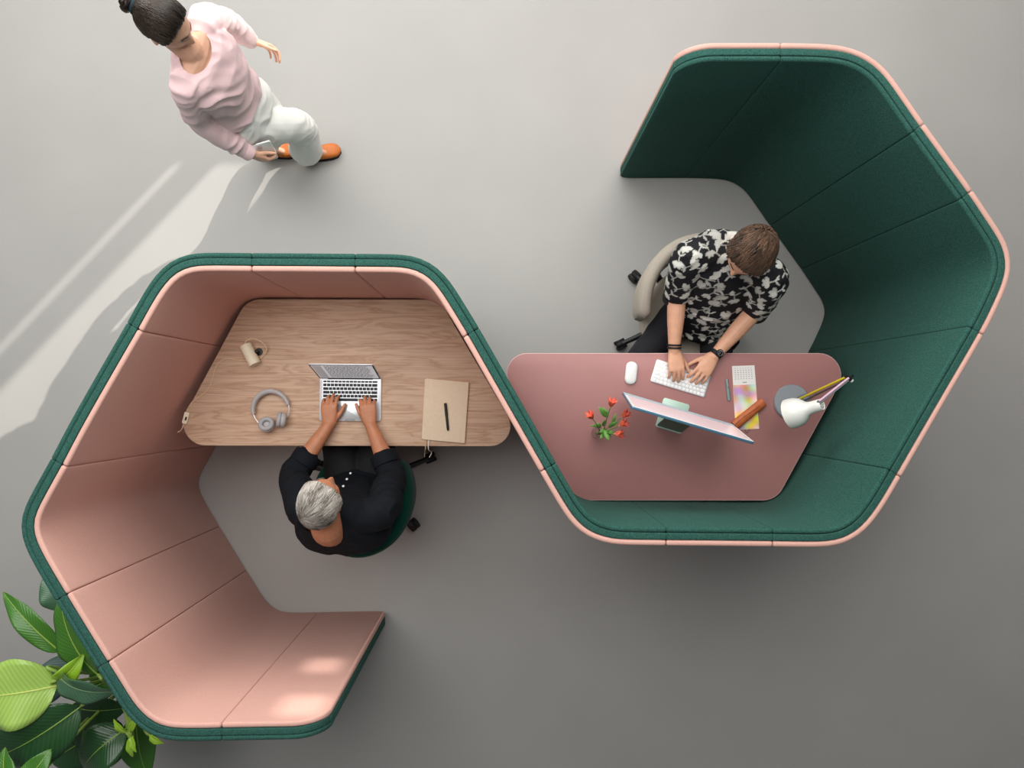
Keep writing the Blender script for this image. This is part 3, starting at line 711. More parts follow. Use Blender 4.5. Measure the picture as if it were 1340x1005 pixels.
# ---- walking woman
def woman():
    t = thing('person', 'person in a pink blouse and white trousers, walking past with a phone in hand', 'person', (-1.24, 1.46, 0))
    hc = P(216, 31, 1.5); nb = V(-1.262, 1.415, 1.36)
    M = head_frame(hc, (.86, -.36, -.34), (.30, .02, .95))
    F = V(.95, -.31, 0); S = V(.31, .95, 0)           # facing, her left
    sL, sR = P(266, 27, 1.315), P(243, 112, 1.3)
    eL, eR = P(298, 31, 1.06), P(263, 160, 1.05)
    wL, wR = P(328, 53, .86), P(327, 201, .83)
    pel = V(-1.235, 1.39, .92)
    hipL, hipR = pel + S * .085 + V(.0, 0, -.04), pel - S * .085 + V(.02, 0, -.04)
    kR, aR = P(390, 166, .50), P(404, 198, .10)
    kL, aL = V(-1.215, 1.475, .48), V(-1.40, 1.495, .12)
    mb = MB(); headshape(mb, M, .97)
    mb.chain([nb + V(-.01, 0, -.06), nb, hc + V(-.035, .01, -.05)], [.062, .052, .049], 18)
    mb.chain([pel, pel.lerp(nb, .5), nb + V(0, 0, -.12), nb + V(.0, 0, -.03)], [.10, .085, .09, .06], 16)
    mb.chain([sL, nb + V(.015, 0, -.045), sR], [.04, .055, .04], 14)
    mb.loft([(V(-1.245, 1.405, 1.18) + F * .012, S * .145, F * .105), (V(-1.252, 1.41, 1.24) + F * .012, S * .158, F * .106), (V(-1.258, 1.413, 1.305), S * .142, F * .086), (V(-1.262, 1.415, 1.338) - F * .01, S * .09, F * .062), (V(-1.262, 1.415, 1.352) - F * .018, S * .05, F * .04)], 32, 2.3)
    for s_, e_, w_ in ((sL, eL, wL), (sR, eR, wR)):
        mb.chain([s_, e_], [.036, .033], 12); mb.chain([e_, w_], [.032, .024], 12)
    for h_, k_, a_ in ((hipL, kL, aL), (hipR, kR, aR)):
        mb.chain([pel, h_, k_], [.08, .06, .045], 12); mb.chain([k_, a_], [.045, .03], 12)
        d_ = V(.99, .12, 0) if h_ is hipR else V(.98, -.1, -.1); mb.chain([a_, a_ + d_ * .09 + V(0, 0, -.06)], [.028, .02], 10)
    fl = (P(350, 60, .80) - wL); hand(mb, wL, fl, V(-.2, -.9, -.2), V(.3, -.2, .9), (22, 35, 25), 3.0, .93, (.8, .5, .2))
    fr = V(.50, -.05, -.75); hand(mb, wR, fr, V(.1, .95, .0), V(.75, .0, .5), (35, 55, 40), 2.5, .93, (.8, .45, .35))
    body = link('body', skin_over(mb, .0036, 3), M_skinC, t)
    hm = attr_mat('hair_dark', rgb(14, 11, 10), rgb(74, 58, 46), .38)
    def flow(d): return V(0, -.98, .12) - d
    hairdo('hair', M, .012, hm, body, flow, 1500, 21, .97, ln=9, step=.16, rad=.0022, tr=(0, .75), lift=.0012)
    bun = MB(); bc = M @ V(0, -.128, .02); R3 = M.to_3x3(); rnd = random.Random(4)
    bun.ell(bc, .034, .03, .034, R3)
    for i in range(len(bun.v)): bun.tone[i] = .05
    for k in range(26):
        ax = Matrix.Rotation(rnd.uniform(0, 6.28), 3, 'Y') @ Matrix.Rotation(rnd.uniform(-.5, .5), 3, 'X'); ph = rnd.uniform(0, 6.28); r = rnd.uniform(.026, .037)
        pts = [bc + R3 @ (ax @ V(r * math.cos(ph + q * .45), rnd.uniform(-.006, .006) - .012 + .006 * q / 4, r * math.sin(ph + q * .45))) for q in range(8)]
        bun.tube(pts, [.003, .005, .006, .0065, .0065, .006, .005, .002], 6, rnd.random() * .35)
    part('hair_bun', bun, hm, body)
    part('scrunchie', MB().lathe([(.022, -.008), (.031, -.009), (.036, 0), (.031, .009), (.022, .008)], M @ V(0, -.108, .02), R3 @ V(0, 1, 0), 22), mat('scrunchie_teal', rgb(24, 46, 54), .8, bump=.5, bscale=90), body)
    face_bits(M, body, mat('brow_dark', rgb(40, 28, 22), .7), rgb(50, 36, 26), mat('lips_c', rgb(188, 96, 92), .45), .97)
    bl = MB()
    tor = [(.955, .145, .108, 0), (.963, .158, .12, 0), (1.0, .152, .116, 0), (1.08, .146, .112, .005), (1.16, .16, .12, .015), (1.24, .172, .118, .012), (1.31, .155, .095, 0), (1.345, .10, .07, -.012), (1.36, .06, .045, -.02)]
    bl.loft([(V(pel.x, pel.y, 0).lerp(V(nb.x, nb.y, 0), (z - .9) / .46) + F * fo + V(0, 0, z), S * w, F * d_) for z, w, d_, fo in tor], 32, 2.3)
    for s_, e_, w_ in ((sL, eL, wL), (sR, eR, wR)):
        bl.chain([(s_ + nb) / 2 + V(0, 0, -.05), s_ + V(0, 0, -.01), s_.lerp(e_, .5), e_, e_.lerp(w_, .6), w_.lerp(e_, .1)], [.06, .066, .062, .056, .050, .037], 20)
    me = skin_over(bl, .0055, 5); wrinkle(me, .0075, 8.5, 3.1)
    neckline(me, nb + F * .022 + V(0, 0, -.006), Matrix((F, S, V(0, 0, 1))).transposed(), (.058, .086, .055))
    pinkb = mat('pink_silk', rgb(230, 197, 199), .6, var=.04, nscale=10, bump=.1, bscale=60, sheen=.2)
    blouse = link('blouse', me, pinkb, body)
    for e_, w_ in ((eL, wL), (eR, wR)):
        a = (w_ - e_).normalized(); part('cuff', MB().lathe([(.028, -.02), (.037, -.022), (.039, -.018), (.037, .018), (.034, .021), (.028, .019)], w_.lerp(e_, .06), a, 24), pinkb, blouse)
    tr = MB(); tr.loft([(V(pel.x, pel.y, .80), S * .16, F * .11), (V(pel.x, pel.y, .84), S * .172, F * .124), (V(pel.x, pel.y, .9), S * .16, F * .115), (V(pel.x, pel.y, .95), S * .138, F * .1), (V(pel.x, pel.y, .985), S * .125, F * .09), (V(pel.x, pel.y, 1.0), S * .1, F * .07)], 28)
    tr.chain([hipR + V(0, 0, -.01), hipR.lerp(kR, .5), kR, kR.lerp(aR, .6), aR + V(-.01, 0, .03)], [.082, .092, .084, .088, .094], 22)
    tr.chain([hipL + V(0, 0, -.01), hipL.lerp(kL, .5), kL, kL.lerp(aL, .6), aL + V(.015, 0, .03)], [.082, .088, .08, .078, .082], 22)
    me = skin_over(tr, .0065, 5); wrinkle(me, .005, 7, 1.2)
    for v in me.vertices: v.co.z = max(v.co.z, .055)
    link('trousers', me, mat('white_trousers', rgb(246, 245, 240), .8, var=.02, bump=.12, bscale=90), body)
    om = mat('tan_leather', rgb(205, 112, 40), .5, var=.08, nscale=20)
    shoe('shoe', V(aR.x - .0, aR.y, 0), (.97, .24, 0), om, body, .235); shoe('shoe', V(aL.x, aL.y, 0), (.99, .05, 0), om, body, .235)
    # phone held in her right hand
    f = fr.normalized(); c = wR + f * .095 + V(.012, .034, .03); u = V(.05, .2, .97).normalized(); n = V(.35, -.9, .2); n = (n - u * n.dot(u)).normalized(); r = u.cross(n)
    ph = thing('mobile_phone', 'white mobile phone held by the walking person', 'phone', c)
    ol = rrect(0, 0, .074, .15, .012); Mx = frame(c, r, u, n)
    mb2 = MB().prism(ol, -.004, .004, .0015); mb2.v = [tuple(Mx @ Vector(v)) for v in mb2.v]; part('case', mb2, M_white, ph)
    mb2 = MB().prism(rrect(0, 0, .068, .144, .01), -.0046, -.0041, 0); mb2.v = [tuple(Mx @ Vector(v)) for v in mb2.v]; part('display', mb2, mat('phone_glass', rgb(20, 22, 26), .1), ph)
    cam_ = MB().prism(rrect(-.02, .055, .022, .026, .006), .0042, .0058, .0005); cam_.v = [tuple(Mx @ Vector(v)) for v in cam_.v]; part('camera_bump', cam_, M_alu, ph)
woman()

# ------------------------------------------------------------------ things on the oak desk
def place(mb, Mx): mb.v = [tuple(Mx @ Vector(v)) for v in mb.v]; return mb
def laptop():
    a = P(417.5, 494.5, ZD + .012); b = P(499, 494.5, ZD + .012); W = .304; D = .212
    c = V((a.x + b.x) / 2, a.y - D / 2, ZD); ang = math.radians(-.6); R = Matrix.Rotation(ang, 4, 'Z'); Mx = Matrix.Translation(c) @ R
    t = thing('laptop', 'open silver laptop with black keys on the oak desk', 'laptop', c)
    base = part('base', place(MB().prism(rrect(0, 0, W, D, .011), .0, .0115, .003), Mx), M_alu, t)
    part('keyboard_well', place(MB().prism(rrect(0, .038, .272, .108, .003), .0112, .0119), Mx), M_alu, base)
    keys = MB(); rows = [(.087, .009, [1] * 13 + [1.4]), (.0705, .0145, [1] * 13 + [1.5]), (.0525, .0145, [1.5] + [1] * 12 + [1]), (.0345, .0145, [1.8] + [1] * 11 + [1.7]), (.0165, .0145, [1.3] + [1] * 11 + [2.2]), (-.0015, .0145, [1, 1, 1, 1.3, 5.2, 1.3, 1, .95, .95, .95])]
    for y, h, ws in rows:
        tot = sum(ws); x = -.134; sc = .268 / tot
        for w in ws:
            keys.prism(rrect(x + w * sc / 2, y, w * sc - .0022, h - .0004, .0015, n=2), .0118, .0131, .0003); x += w * sc
    tag(part('keys', place(keys, Mx), mat('key_black', rgb(24, 25, 30), .5), t), kind='stuff')
    part('trackpad', place(MB().prism(rrect(0, -.058, .13, .083, .004), .0112, .0121, .0003), Mx), mat('trackpad_silver', rgb(214, 216, 218), .3, metal=.6), t)
    part('front_notch', place(MB().prism(rrect(0, -D / 2 + .004, .05, .009, .002), .0105, .0121, .0004), Mx), mat('notch_grey', rgb(150, 152, 155), .4), t)
    h = V(0, D / 2 - .004, .012); up = V(0, .27, .962).normalized(); nx = V(1, 0, 0); n = nx.cross(up)     # lid leans back
    L = Mx @ frame(h, nx, up, n)
    lid = part('lid', place(MB().prism(rrect(0, .108, W, .21, .011), -.0055, 0, .0015), L), M_alu, t)
    part('bezel', place(MB().prism(rrect(0, .108, W - .004, .206, .01), .0, .0008), L), mat('bezel_black', rgb(12, 12, 13), .25), lid)
    part('hinge', place(MB().tube([h + V(-.11, .001, -.002), h + V(.11, .001, -.002)], .0048, 10), Mx), M_black, t)
    sm_ = mat('screen_page', rgb(205, 206, 210), .3, emit=.35)
    disp = part('display', place(MB().prism(rrect(0, .11, W - .018, .186, .004), .0008, .0012), L), sm_, lid)
    tx = MB(); rnd = random.Random(3)
    for r_ in range(15):
        x = -.085; y = .19 - r_ * .0115
        while x < .125:
            w = rnd.uniform(.005, .02); 
            if x + w > .127: break
            tx.box((x, y, .0013), (x + w, y + .0052, .0015)); x += w + .004
        if r_ in (4, 9): continue
    part('screen_text', place(tx, L), mat('text_grey', rgb(140, 142, 150), .5), lid)
    sb = MB().box((-.139, .022, .0013), (-.098, .2, .0015)); part('screen_sidebar', place(sb, L), mat('sidebar_grey', rgb(182, 184, 190), .4, emit=.2), lid)
laptop()

def notebook():
    c4 = [P(557.3, 495.3, ZD + .015), P(613.5, 500.5, ZD + .015), P(608, 580, ZD + .015), P(553, 575, ZD + .015)]
    c = sum(c4, V(0, 0, 0)) / 4; t = thing('notebook', 'beige hardcover notebook lying on the oak desk with a pen on it', 'notebook', (c.x, c.y, ZD))
    cm = mat('beige_cover', rgb(228, 205, 178), .75, var=.03, nscale=60, bump=.15, bscale=500)
    ol = fillet(c4, .006, 4); part('back_cover', MB().prism(ol, ZD, ZD + .0025, .0008), cm, t)
    inn = fillet([p.lerp(c, .02) for p in c4], .005, 4); part('page_block', MB().prism(inn, ZD + .0025, ZD + .0135), mat('paper', rgb(226, 216, 200), .9, var=.04, nscale=300), t)
    part('front_cover', MB().prism(ol, ZD + .0135, ZD + .016, .001), cm, t)
    part('spine', MB().tube([c4[0].lerp(c4[3], .01) + V(.001, 0, -.008), c4[3].lerp(c4[0], .01) + V(.001, 0, -.008)], .0078, 10), cm, t)
    for q, col in ((0, rgb(190, 160, 120)), (1, rgb(220, 210, 200))):
        b0 = P(557 + q * 4, 578, ZD + .01); pts = catmull([b0 + V(0, .015, 0), b0, V(b0.x - .002, P(0, 587, ZD).y - .004, ZD + .006), V(b0.x - .012 + q * .02, P(0, 592, .7).y, ZD - .05), V(b0.x - .016 + q * .012, P(0, 598, .66).y, ZD - .085 + q * .03)], 4)
        part('ribbon', MB().tube(pts, .0022, 6, flat=.4), mat('ribbon_cord', col, .8), t)
    a = P(582.8, 528, ZD + .02); b = P(586.3, 563, ZD + .02); d = (b - a).normalized()
    pn = thing('pen', 'black pen with clip lying on the beige notebook', 'pen', (a.x, a.y, ZD + .016))
    zc = V(0, 0, ZD + .016 + .0073); A = V(a.x, a.y, 0) + zc; B = V(b.x, b.y, 0) + zc; mid = A.lerp(B, .45)
    part('barrel', MB().tube([mid, B - d * .006, B, B + d * .002], [.0064, .0058, .0045, .002], 14), M_black, pn)
    part('cap', MB().tube([A - d * .002, A, mid, mid + d * .001], [.0045, .0068, .0072, .006], 14), M_black, pn)
    part('clip', MB().tube([A + V(0, 0, .0075), A.lerp(mid, .9) + V(0, 0, .0082)], .0011, 6), mat('clip_black', rgb(40, 40, 42), .3, metal=.6), pn)
notebook()

def headphones():
    c = P(354, 537, ZD + .03); t = thing('headphones', 'light grey over-ear headphones lying on the oak desk', 'headphones', (c.x, c.y, ZD))
    gm = mat('headphone_grey', rgb(182, 180, 180), .55, var=.02, bump=.1, bscale=200); gp = mat('ear_cushion_grey', rgb(168, 166, 168), .7, var=.03, bump=.15)
    R = .089; z = ZD + .024; cc = V(c.x, c.y + .005, z)
    pt = lambda deg, r, dz=0: cc + V(math.cos(math.radians(deg)) * r, math.sin(math.radians(deg)) * r * 1.02, dz)
    part('headband', MB().tube([pt(a, R * .98) for a in range(15, 196, 6)], [.0085 + .0045 * math.sin(math.pi * i / 30) for i in range(31)], 12, flat=1.5), gm, t)
    for degs in ((15, 0, -14, -26), (195, 209, 224, 241)):
        part('slider_arm', MB().tube([pt(a, R * (1.0 if k < 3 else .97)) for k, a in enumerate(degs)], .0028, 8), M_alu, t)
    for deg, iv, off in ((-41, (-.95, .12, .3), .86), (258, (.1, .52, .85), .86)):
        q = pt(deg, R * off); inward = Vector(iv).normalized(); q.z = ZD + .037
        qq = inward.to_track_quat('Z', 'Y').to_matrix()
        cup = MB(); rings = []
        for rr, zz in [(.004, -.02), (.026, -.019), (.034, -.013), (.0365, -.003), (.036, .003), (.02, .004), (.004, .004)]:
            rings.append([q + qq @ V(rr * math.cos(a), rr * 1.04 * math.sin(a), zz) for a in (2 * math.pi * j / 28 for j in range(28))])
        ec = part('ear_cup', MB().rings(rings), gm, t)
        part('cup_cap', MB().lathe([(.025, -.0205), (.022, -.0215), (.002, -.022)], q, inward, 24), M_alu, ec)
        tor = [q + qq @ V(.0265 * math.cos(a), .0275 * math.sin(a), .013) for a in (2 * math.pi * j / 24 for j in range(24))]
        part('ear_cushion', MB().tube(tor, .0115, 12, closed=True), gp, ec)
headphones()

def desk_lamp_cream():
    cm = mat('cream_enamel', rgb(240, 227, 202), .5, var=.03, nscale=80, bump=.1, bscale=300); cc = mat('cream_cord', rgb(226, 200, 164), .8, bump=.3)
    A = P(321, 451.5, ZD + .03); B = P(334, 477, ZD + .03); mid = A.lerp(B, .5); ax = (B - A).normalized(); sd_ = V(-ax.y, ax.x, 0)
    t = thing('table_lamp', 'small cream cylinder lamp with a cream cord lying on the oak desk', 'lamp', (mid.x, mid.y, ZD))
    L = (B - A).length; part('lamp_head', MB().lathe([(.001, 0), (.0272, 0), (.029, .0018), (.029, L - .001), (.0272, L), (.0255, L - .004), (.001, L - .006)], A, ax, 36), cm, t)
    part('swivel_joint', MB().tube([mid + sd_ * .026, mid + sd_ * .036], .009, 14).tube([mid + sd_ * .036 + V(0, 0, .004), mid + sd_ * .036 - V(0, 0, .028)], .005, 10), M_black, t)
    st = mid + sd_ * .036
    part('foot', MB().lathe([(.001, 0), (.018, 0), (.019, .001), (.017, .004), (.001, .005)], (st.x, st.y, ZD), n=28), M_black, t)
    z = lambda x, y: (220 + x / 5.91, 420 + y / 5.91)
    hi = [(595, 184, .78), (605, 152, .79), (655, 137, .79), (710, 155, .785), (750, 190, .775), (762, 222, .765), (745, 262, .752), (715, 290, .749)]
    lo = [(680, 298), (640, 305), (600, 305), (540, 303), (480, 292), (430, 297), (385, 330), (360, 380), (345, 440), (330, 490), (290, 550), (230, 595), (180, 635), (152, 680), (142, 705)]
    part('cord', MB().tube(catmull([P(*z(x, y), zz) for x, y, zz in hi] + [P(*z(x, y), ZD + .003) for x, y in lo], 4), .0024, 8), cc, t)
    a = P(*z(142, 705), ZD + .008); b = P(*z(118, 795), ZD - .0 + .008); d = (b - a).normalized(); n = V(-d.y, d.x, 0)
    m2 = frame(a.lerp(b, .5) + V(.006, 0, 0), n, d, V(0, 0, 1)); sw = part('inline_switch', place(MB().prism(rrect(0, 0, .024, .058, .006), -.0078, .009, .002), m2), cm, t)
    part('rocker', place(MB().prism(rrect(.004, .002, .008, .018, .002), .0085, .0112, .0006), m2), M_black, sw)
    part('cord', MB().tube(catmull([b, P(*z(112, 825), ZD + .004), P(*z(95, 850), ZD - .01), P(*z(86, 862), ZD - .05), V(P(*z(86, 862), ZD).x, P(*z(86, 862), ZD).y, ZD - .3)], 5), .0024, 8), cc, t)
desk_lamp_cream()

# ------------------------------------------------------------------ things on the mauve desk
def mouse():
    c = P(826.5, 488, ZD + .02); ang = math.radians(-6); t = thing('computer_mouse', 'white wireless mouse on the mauve desk', 'mouse', (c.x, c.y, ZD))
    R = Matrix.Translation(V(c.x, c.y, ZD)) @ Matrix.Rotation(ang, 4, 'Z')
    mb = MB(); rings = []
    for z, f in [(.001, .86), (.003, .95), (.007, 1), (.011, .985), (.0145, .93), (.0175, .82), (.0195, .62), (.0208, .3), (.021, .05)]:
        rings.append([V(x * f, y * f, z) for x, y in rrect(0, 0, .058, .113, .027, n=8)])
    part('shell', place(mb.rings(rings), R), M_white, t)
    part('base', place(MB().prism(rrect(0, 0, .05, .104, .022), 0, .0015), R), M_alu, t)
mouse()
def keyboard():
    A = P(851, 499, ZD + .01); B = P(922.5, 520.5, ZD + .01); Cn = P(858.5, 470, ZD + .01)
    x = (B - A); L = .279; x.normalize(); y = V(-x.y, x.x, 0); W = .115
    c = A + x * L / 2 + y * W / 2; c.z = ZD; t = thing('computer_keyboard', 'white compact wireless keyboard under typing hands on the mauve desk', 'keyboard', c)
    Mx = frame(c, x, y, V(0, 0, 1))
    part('base', place(MB().prism(rrect(0, 0, L, W, .009), 0, .0075, .002), Mx), M_alu, t)
    # key rows run from the edge facing the monitor (function row) to the edge facing the typist
    ks = MB(); rows = [[1] * 14, [1] * 13 + [1.5], [1.5] + [1] * 13, [1.8] + [1] * 11 + [1.8], [2.3] + [1] * 10 + [2.3], [1, 1, 1, 1.3, 5, 1.3, 1, 1, 1, 1]]
    for r_, ws in enumerate(rows):
        tot = sum(ws); sc = .268 / tot; xx = -.134; yy = -.0455 + r_ * .0183
        for w in ws: ks.prism(rrect(xx + w * sc / 2, yy, w * sc - .0032, .0152, .002, n=2), .0073, .0093, .0005); xx += w * sc
    tag(part('keys', place(ks, Mx), mat('key_white', rgb(244, 244, 243), .5), t), kind='stuff')
keyboard()

def monitor():
    TL = P(826.8, 531.5, 1.195); TR = P(987.5, 578.7, 1.195); BL = P(815, 515, .91)
    x = (TR - TL).normalized(); up = (TL - BL); up = (up - x * up.dot(x)).normalized(); n = x.cross(up)   # x to picture right, n = front?
    front = n if n.y > 0 else -n; W = (TR - TL).length; Hs = .345
    c = TL.lerp(TR, .5) - up * Hs / 2; bc = P(880, 544, ZD); f2 = V(front.x, front.y, 0).normalized(); xx = V(x.x, x.y, 0).normalized()
    t = thing('desktop_computer', 'slim pale blue all-in-one desktop computer on a mint stand', 'computer', (bc.x, bc.y, ZD))
    blue = mat('blue_aluminium', rgb(96, 142, 168), .4, metal=.6, var=.02); mint = mat('mint_aluminium', rgb(196, 222, 208), .45, metal=.15, var=.02)
    M1 = frame(c, xx if x.dot(front.cross(up)) > 0 else x, up, x.cross(up)); s = 1 if M1.to_3x3().col[2].dot(front) > 0 else -1
    lo, hi = (-.0115, 0) if s > 0 else (0, .0115)
    pn = part('panel', place(MB().prism(rrect(0, 0, W, Hs, .009), lo, hi, .0015), M1), blue, t)
    q0, q1 = (0, .001) if s > 0 else (-.001, 0)
    bz = part('bezel', place(MB().prism(rrect(0, .033, W - .004, Hs - .07, .006), q0, q1), M1), mat('bezel_white', rgb(238, 236, 234), .35), pn)
    q0, q1 = (.001, .0016) if s > 0 else (-.0016, -.001)
    part('display', place(MB().prism(rrect(0, .033, W - .03, Hs - .098, .002), q0, q1), M1), mat('display_rosy_reflection', rgb(216, 196, 200), .16, emit=.25), bz)  # pinkish reflections on the screen are put into this base colour
    part('chin', place(MB().prism(rrect(0, -Hs / 2 + .0315, W - .004, .055, .004), (0 if s > 0 else -.0008), (.0008 if s > 0 else 0)), M1), mat('chin_pale_blue', rgb(190, 208, 218), .4), pn)
    Mb = frame(V(bc.x, bc.y, ZD), xx, f2, V(0, 0, 1)); 
    part('stand_foot', place(MB().prism(rrect(0, .0, .135, .150, .012), .0, .006, .0015), Mb), mint, t)
    back = V(bc.x, bc.y, 0) - f2 * .066; top = c - up * .02 - front * .014
    b0 = V(back.x, back.y, ZD + .006); vec = (top - b0); L2 = vec.length; vec.normalize(); nn = xx.cross(vec).normalized()
    Ms = frame(b0, xx, vec, nn); part('stand_neck', place(MB().prism(rrect(0, L2 / 2, .125, L2, .01), -.003, .003, .0012), Ms), mat('neck_mint_shaded', rgb(92, 128, 112), .4, metal=.3), t)  # neck of the mint stand, its shade painted in as darker green
    part('power_plug', place(MB().lathe([(.001, 0), (.011, 0), (.012, .002), (.012, .01), (.006, .014), (.003, .016)], (0, 0, 0), n=20), frame(c - front * .0115 - up * .06 + xx * .04, xx, up, -front if True else front)), M_white, t)
monitor()

def vase():
    c = P(781, 566, ZD); t = thing('flower_vase', 'small clear glass vase holding coral red flowers on the mauve desk', 'vase', (c.x, c.y, ZD))
    g = bpy.data.materials.new('vase_glass'); g.use_nodes = True; nt = g.node_tree; nt.nodes.remove(nt.nodes['Principled BSDF'])
    tb = nt.nodes.new('ShaderNodeBsdfTransparent'); tb.inputs[0].default_value = (.97, .99, .98, 1); gb = nt.nodes.new('ShaderNodeBsdfGlossy'); gb.inputs['Roughness'].default_value = .04
    lw = nt.nodes.new('ShaderNodeLayerWeight'); lw.inputs[0].default_value = .18; mx = nt.nodes.new('ShaderNodeMixShader')
    nt.links.new(lw.outputs['Facing'], mx.inputs[0]); nt.links.new(tb.outputs[0], mx.inputs[1]); nt.links.new(gb.outputs[0], mx.inputs[2]); nt.links.new(mx.outputs[0], nt.nodes['Material Output'].inputs[0])
    prof = [(.001, 0), (.024, 0), (.029, .004), (.031, .03), (.026, .06), (.016, .085), (.016, .1), (.021, .112), (.0195, .112)]
    part('glass', MB().lathe(prof, (c.x, c.y, ZD), n=36, cap=False), g, t)
    fm = bpy.data.materials.new('x'); bpy.data.materials.remove(fm)
    st = mat('stem_green', rgb(98, 130, 62), .6, var=.1); lf = mat('leaf_fresh', rgb(104, 158, 72), .5, var=.12, nscale=60)
    pet = attr_mat('petal_coral', rgb(244, 138, 104), rgb(206, 40, 34), .5)
    stems = []
    rnd = random.Random(9)
    heads = [(775, 547, .97), (799.5, 531, 1.0), (815, 545, .98), (812, 556.5, 1.0), (806, 568, .98)]
    top = V(c.x + .004, c.y + .004, ZD + .112)
    for k, hp in enumerate(heads):
        hd = P(*hp); b0 = V(c.x + rnd.uniform(-.014, .014), c.y + rnd.uniform(-.014, .014), ZD + .015)
        dirh = (hd - top); dirh = (V(dirh.x, dirh.y, 0).normalized() * .8 + V(0, 0, .55)).normalized()
        pts = catmull([b0, top + V(rnd.uniform(-.006, .006), rnd.uniform(-.006, .006), 0), top.lerp(hd, .5) + V(0, 0, .02), hd - dirh * .01], 6)
        fl = thing('cut_flower', ('cut coral red flower in the vase, leaning away from the computer', 'cut coral red flower in the vase, rising behind two upright leaves')[k] if k < 2 else 'cut coral red flower in the vase, one of three clustered towards the computer', 'flower', b0, 'coral flower stems in the glass vase'); stems.append((hd, fl))
        part('stem', MB().tube(pts, .0022, 6), st, fl)
        fb = part('flower_head', MB().lathe([(.002, -.012), (.0045, -.004), (.006, .004), (.003, .01)], hd, dirh, 10), pet, fl)
        for i in range(6):
            a = 2 * math.pi * i / 6; q = dirh.to_track_quat('Z', 'Y').to_matrix(); d = q @ V(math.cos(a), math.sin(a), 0); sdir = q @ V(-math.sin(a), math.cos(a), 0)
            pm = MB(); W = .0125 if i % 2 else .0105; n1 = 7; vs = []
            for u in range(n1):
                tt = u / (n1 - 1); cpt = hd + dirh * (.036 * tt) + d * (.004 + .019 * tt ** 1.8); w = W * math.sin(math.pi * (.12 + .86 * tt) ** .9)
                for v in (-1, 0, 1): vs.append((cpt + sdir * w * v + d * (abs(v) * .0015), .15 + .75 * (tt if i % 2 == 0 else tt * .6)))
            o = pm.add([x_[0] for x_ in vs], [(u * 3 + v, u * 3 + v + 1, u * 3 + v + 4, u * 3 + v + 3) for u in range(n1 - 1) for v in (0, 1)])
            for j, x_ in enumerate(vs): pm.tone[j] = min(1, x_[1])
            ob = part('petal', pm, pet, fb); md = ob.modifiers.new('s', 'SOLIDIFY'); md.thickness = .0007
    def small_leaf(b, tip, w, arch):
        b, tip = Vector(b), Vector(tip); d = tip - b; s = d.cross(V(0, 0, 1)).normalized(); mb = MB(); vs = []
        for u in range(9):
            tt = u / 8; wd = w * math.sin(math.pi * tt ** .8) + .0006
            for v in (-1, 0, 1): vs.append(b + d * tt + V(0, 0, arch * 4 * tt * (1 - tt) + abs(v) * wd * .3) + s * v * wd)
        mb.add(vs, [(u * 3 + v, u * 3 + v + 1, u * 3 + v + 4, u * 3 + v + 3) for u in range(8) for v in (0, 1)])
        fl = min(stems, key=lambda q: (q[0] - tip).length)[1]; ob = part('leaf', mb, lf, fl); md = ob.modifiers.new('s', 'SOLIDIFY'); md.thickness = .0006
    for (bx, by, bz), (tx, ty, tz), w in [((794, 546, .93), (783, 532, .97), .012), ((795, 547, .93), (790, 533, .95), .01), ((800, 556, .92), (806, 541, .96), .007), ((790, 562, .90), (797, 577, .93), .011), ((786, 560, .89), (781, 553, .92), .009), ((792, 564, .9), (804, 566, .92), .01), ((786, 558, .88), (772, 557, .93), .006), ((790, 566, .88), (785, 575, .9), .008), ((796, 560, .9), (803, 552, .95), .008), ((789, 558, .87), (792, 549, .93), .009), ((793, 561, .88), (784, 566, .9), .009), ((795, 563, .89), (800, 572, .91), .009), ((798, 557, .92), (809, 552, .94), .008)]:
        small_leaf(P(bx, by, bz), P(tx, ty, tz), w, .01)
vase()

def pen2():
    a = P(950.5, 496.5, ZD + .006); b = P(954, 524, ZD + .006); d = (b - a).normalized(); z = V(0, 0, ZD + .0075)
    t = thing('pen', 'blue-grey pen lying on the mauve desk beside the calendar', 'pen', (a.x, a.y, ZD)); A = V(a.x, a.y, 0) + z; B = V(b.x, b.y, 0) + z; m = A.lerp(B, .42)
    gm = mat('pen_bluegrey', rgb(124, 150, 152), .45, var=.03)
    part('cap', MB().tube([A - d * .002, A, m, m + d * .001], [.004, .0062, .0068, .006], 14), gm, t)
    part('barrel', MB().tube([m, B - d * .008, B, B + d * .001], [.0072, .007, .0055, .003], 14), gm, t)
    part('clip', MB().tube([A + V(0, 0, .0072), A.lerp(m, .85) + V(0, 0, .008)], .0011, 6), M_alu, t)
pen2()

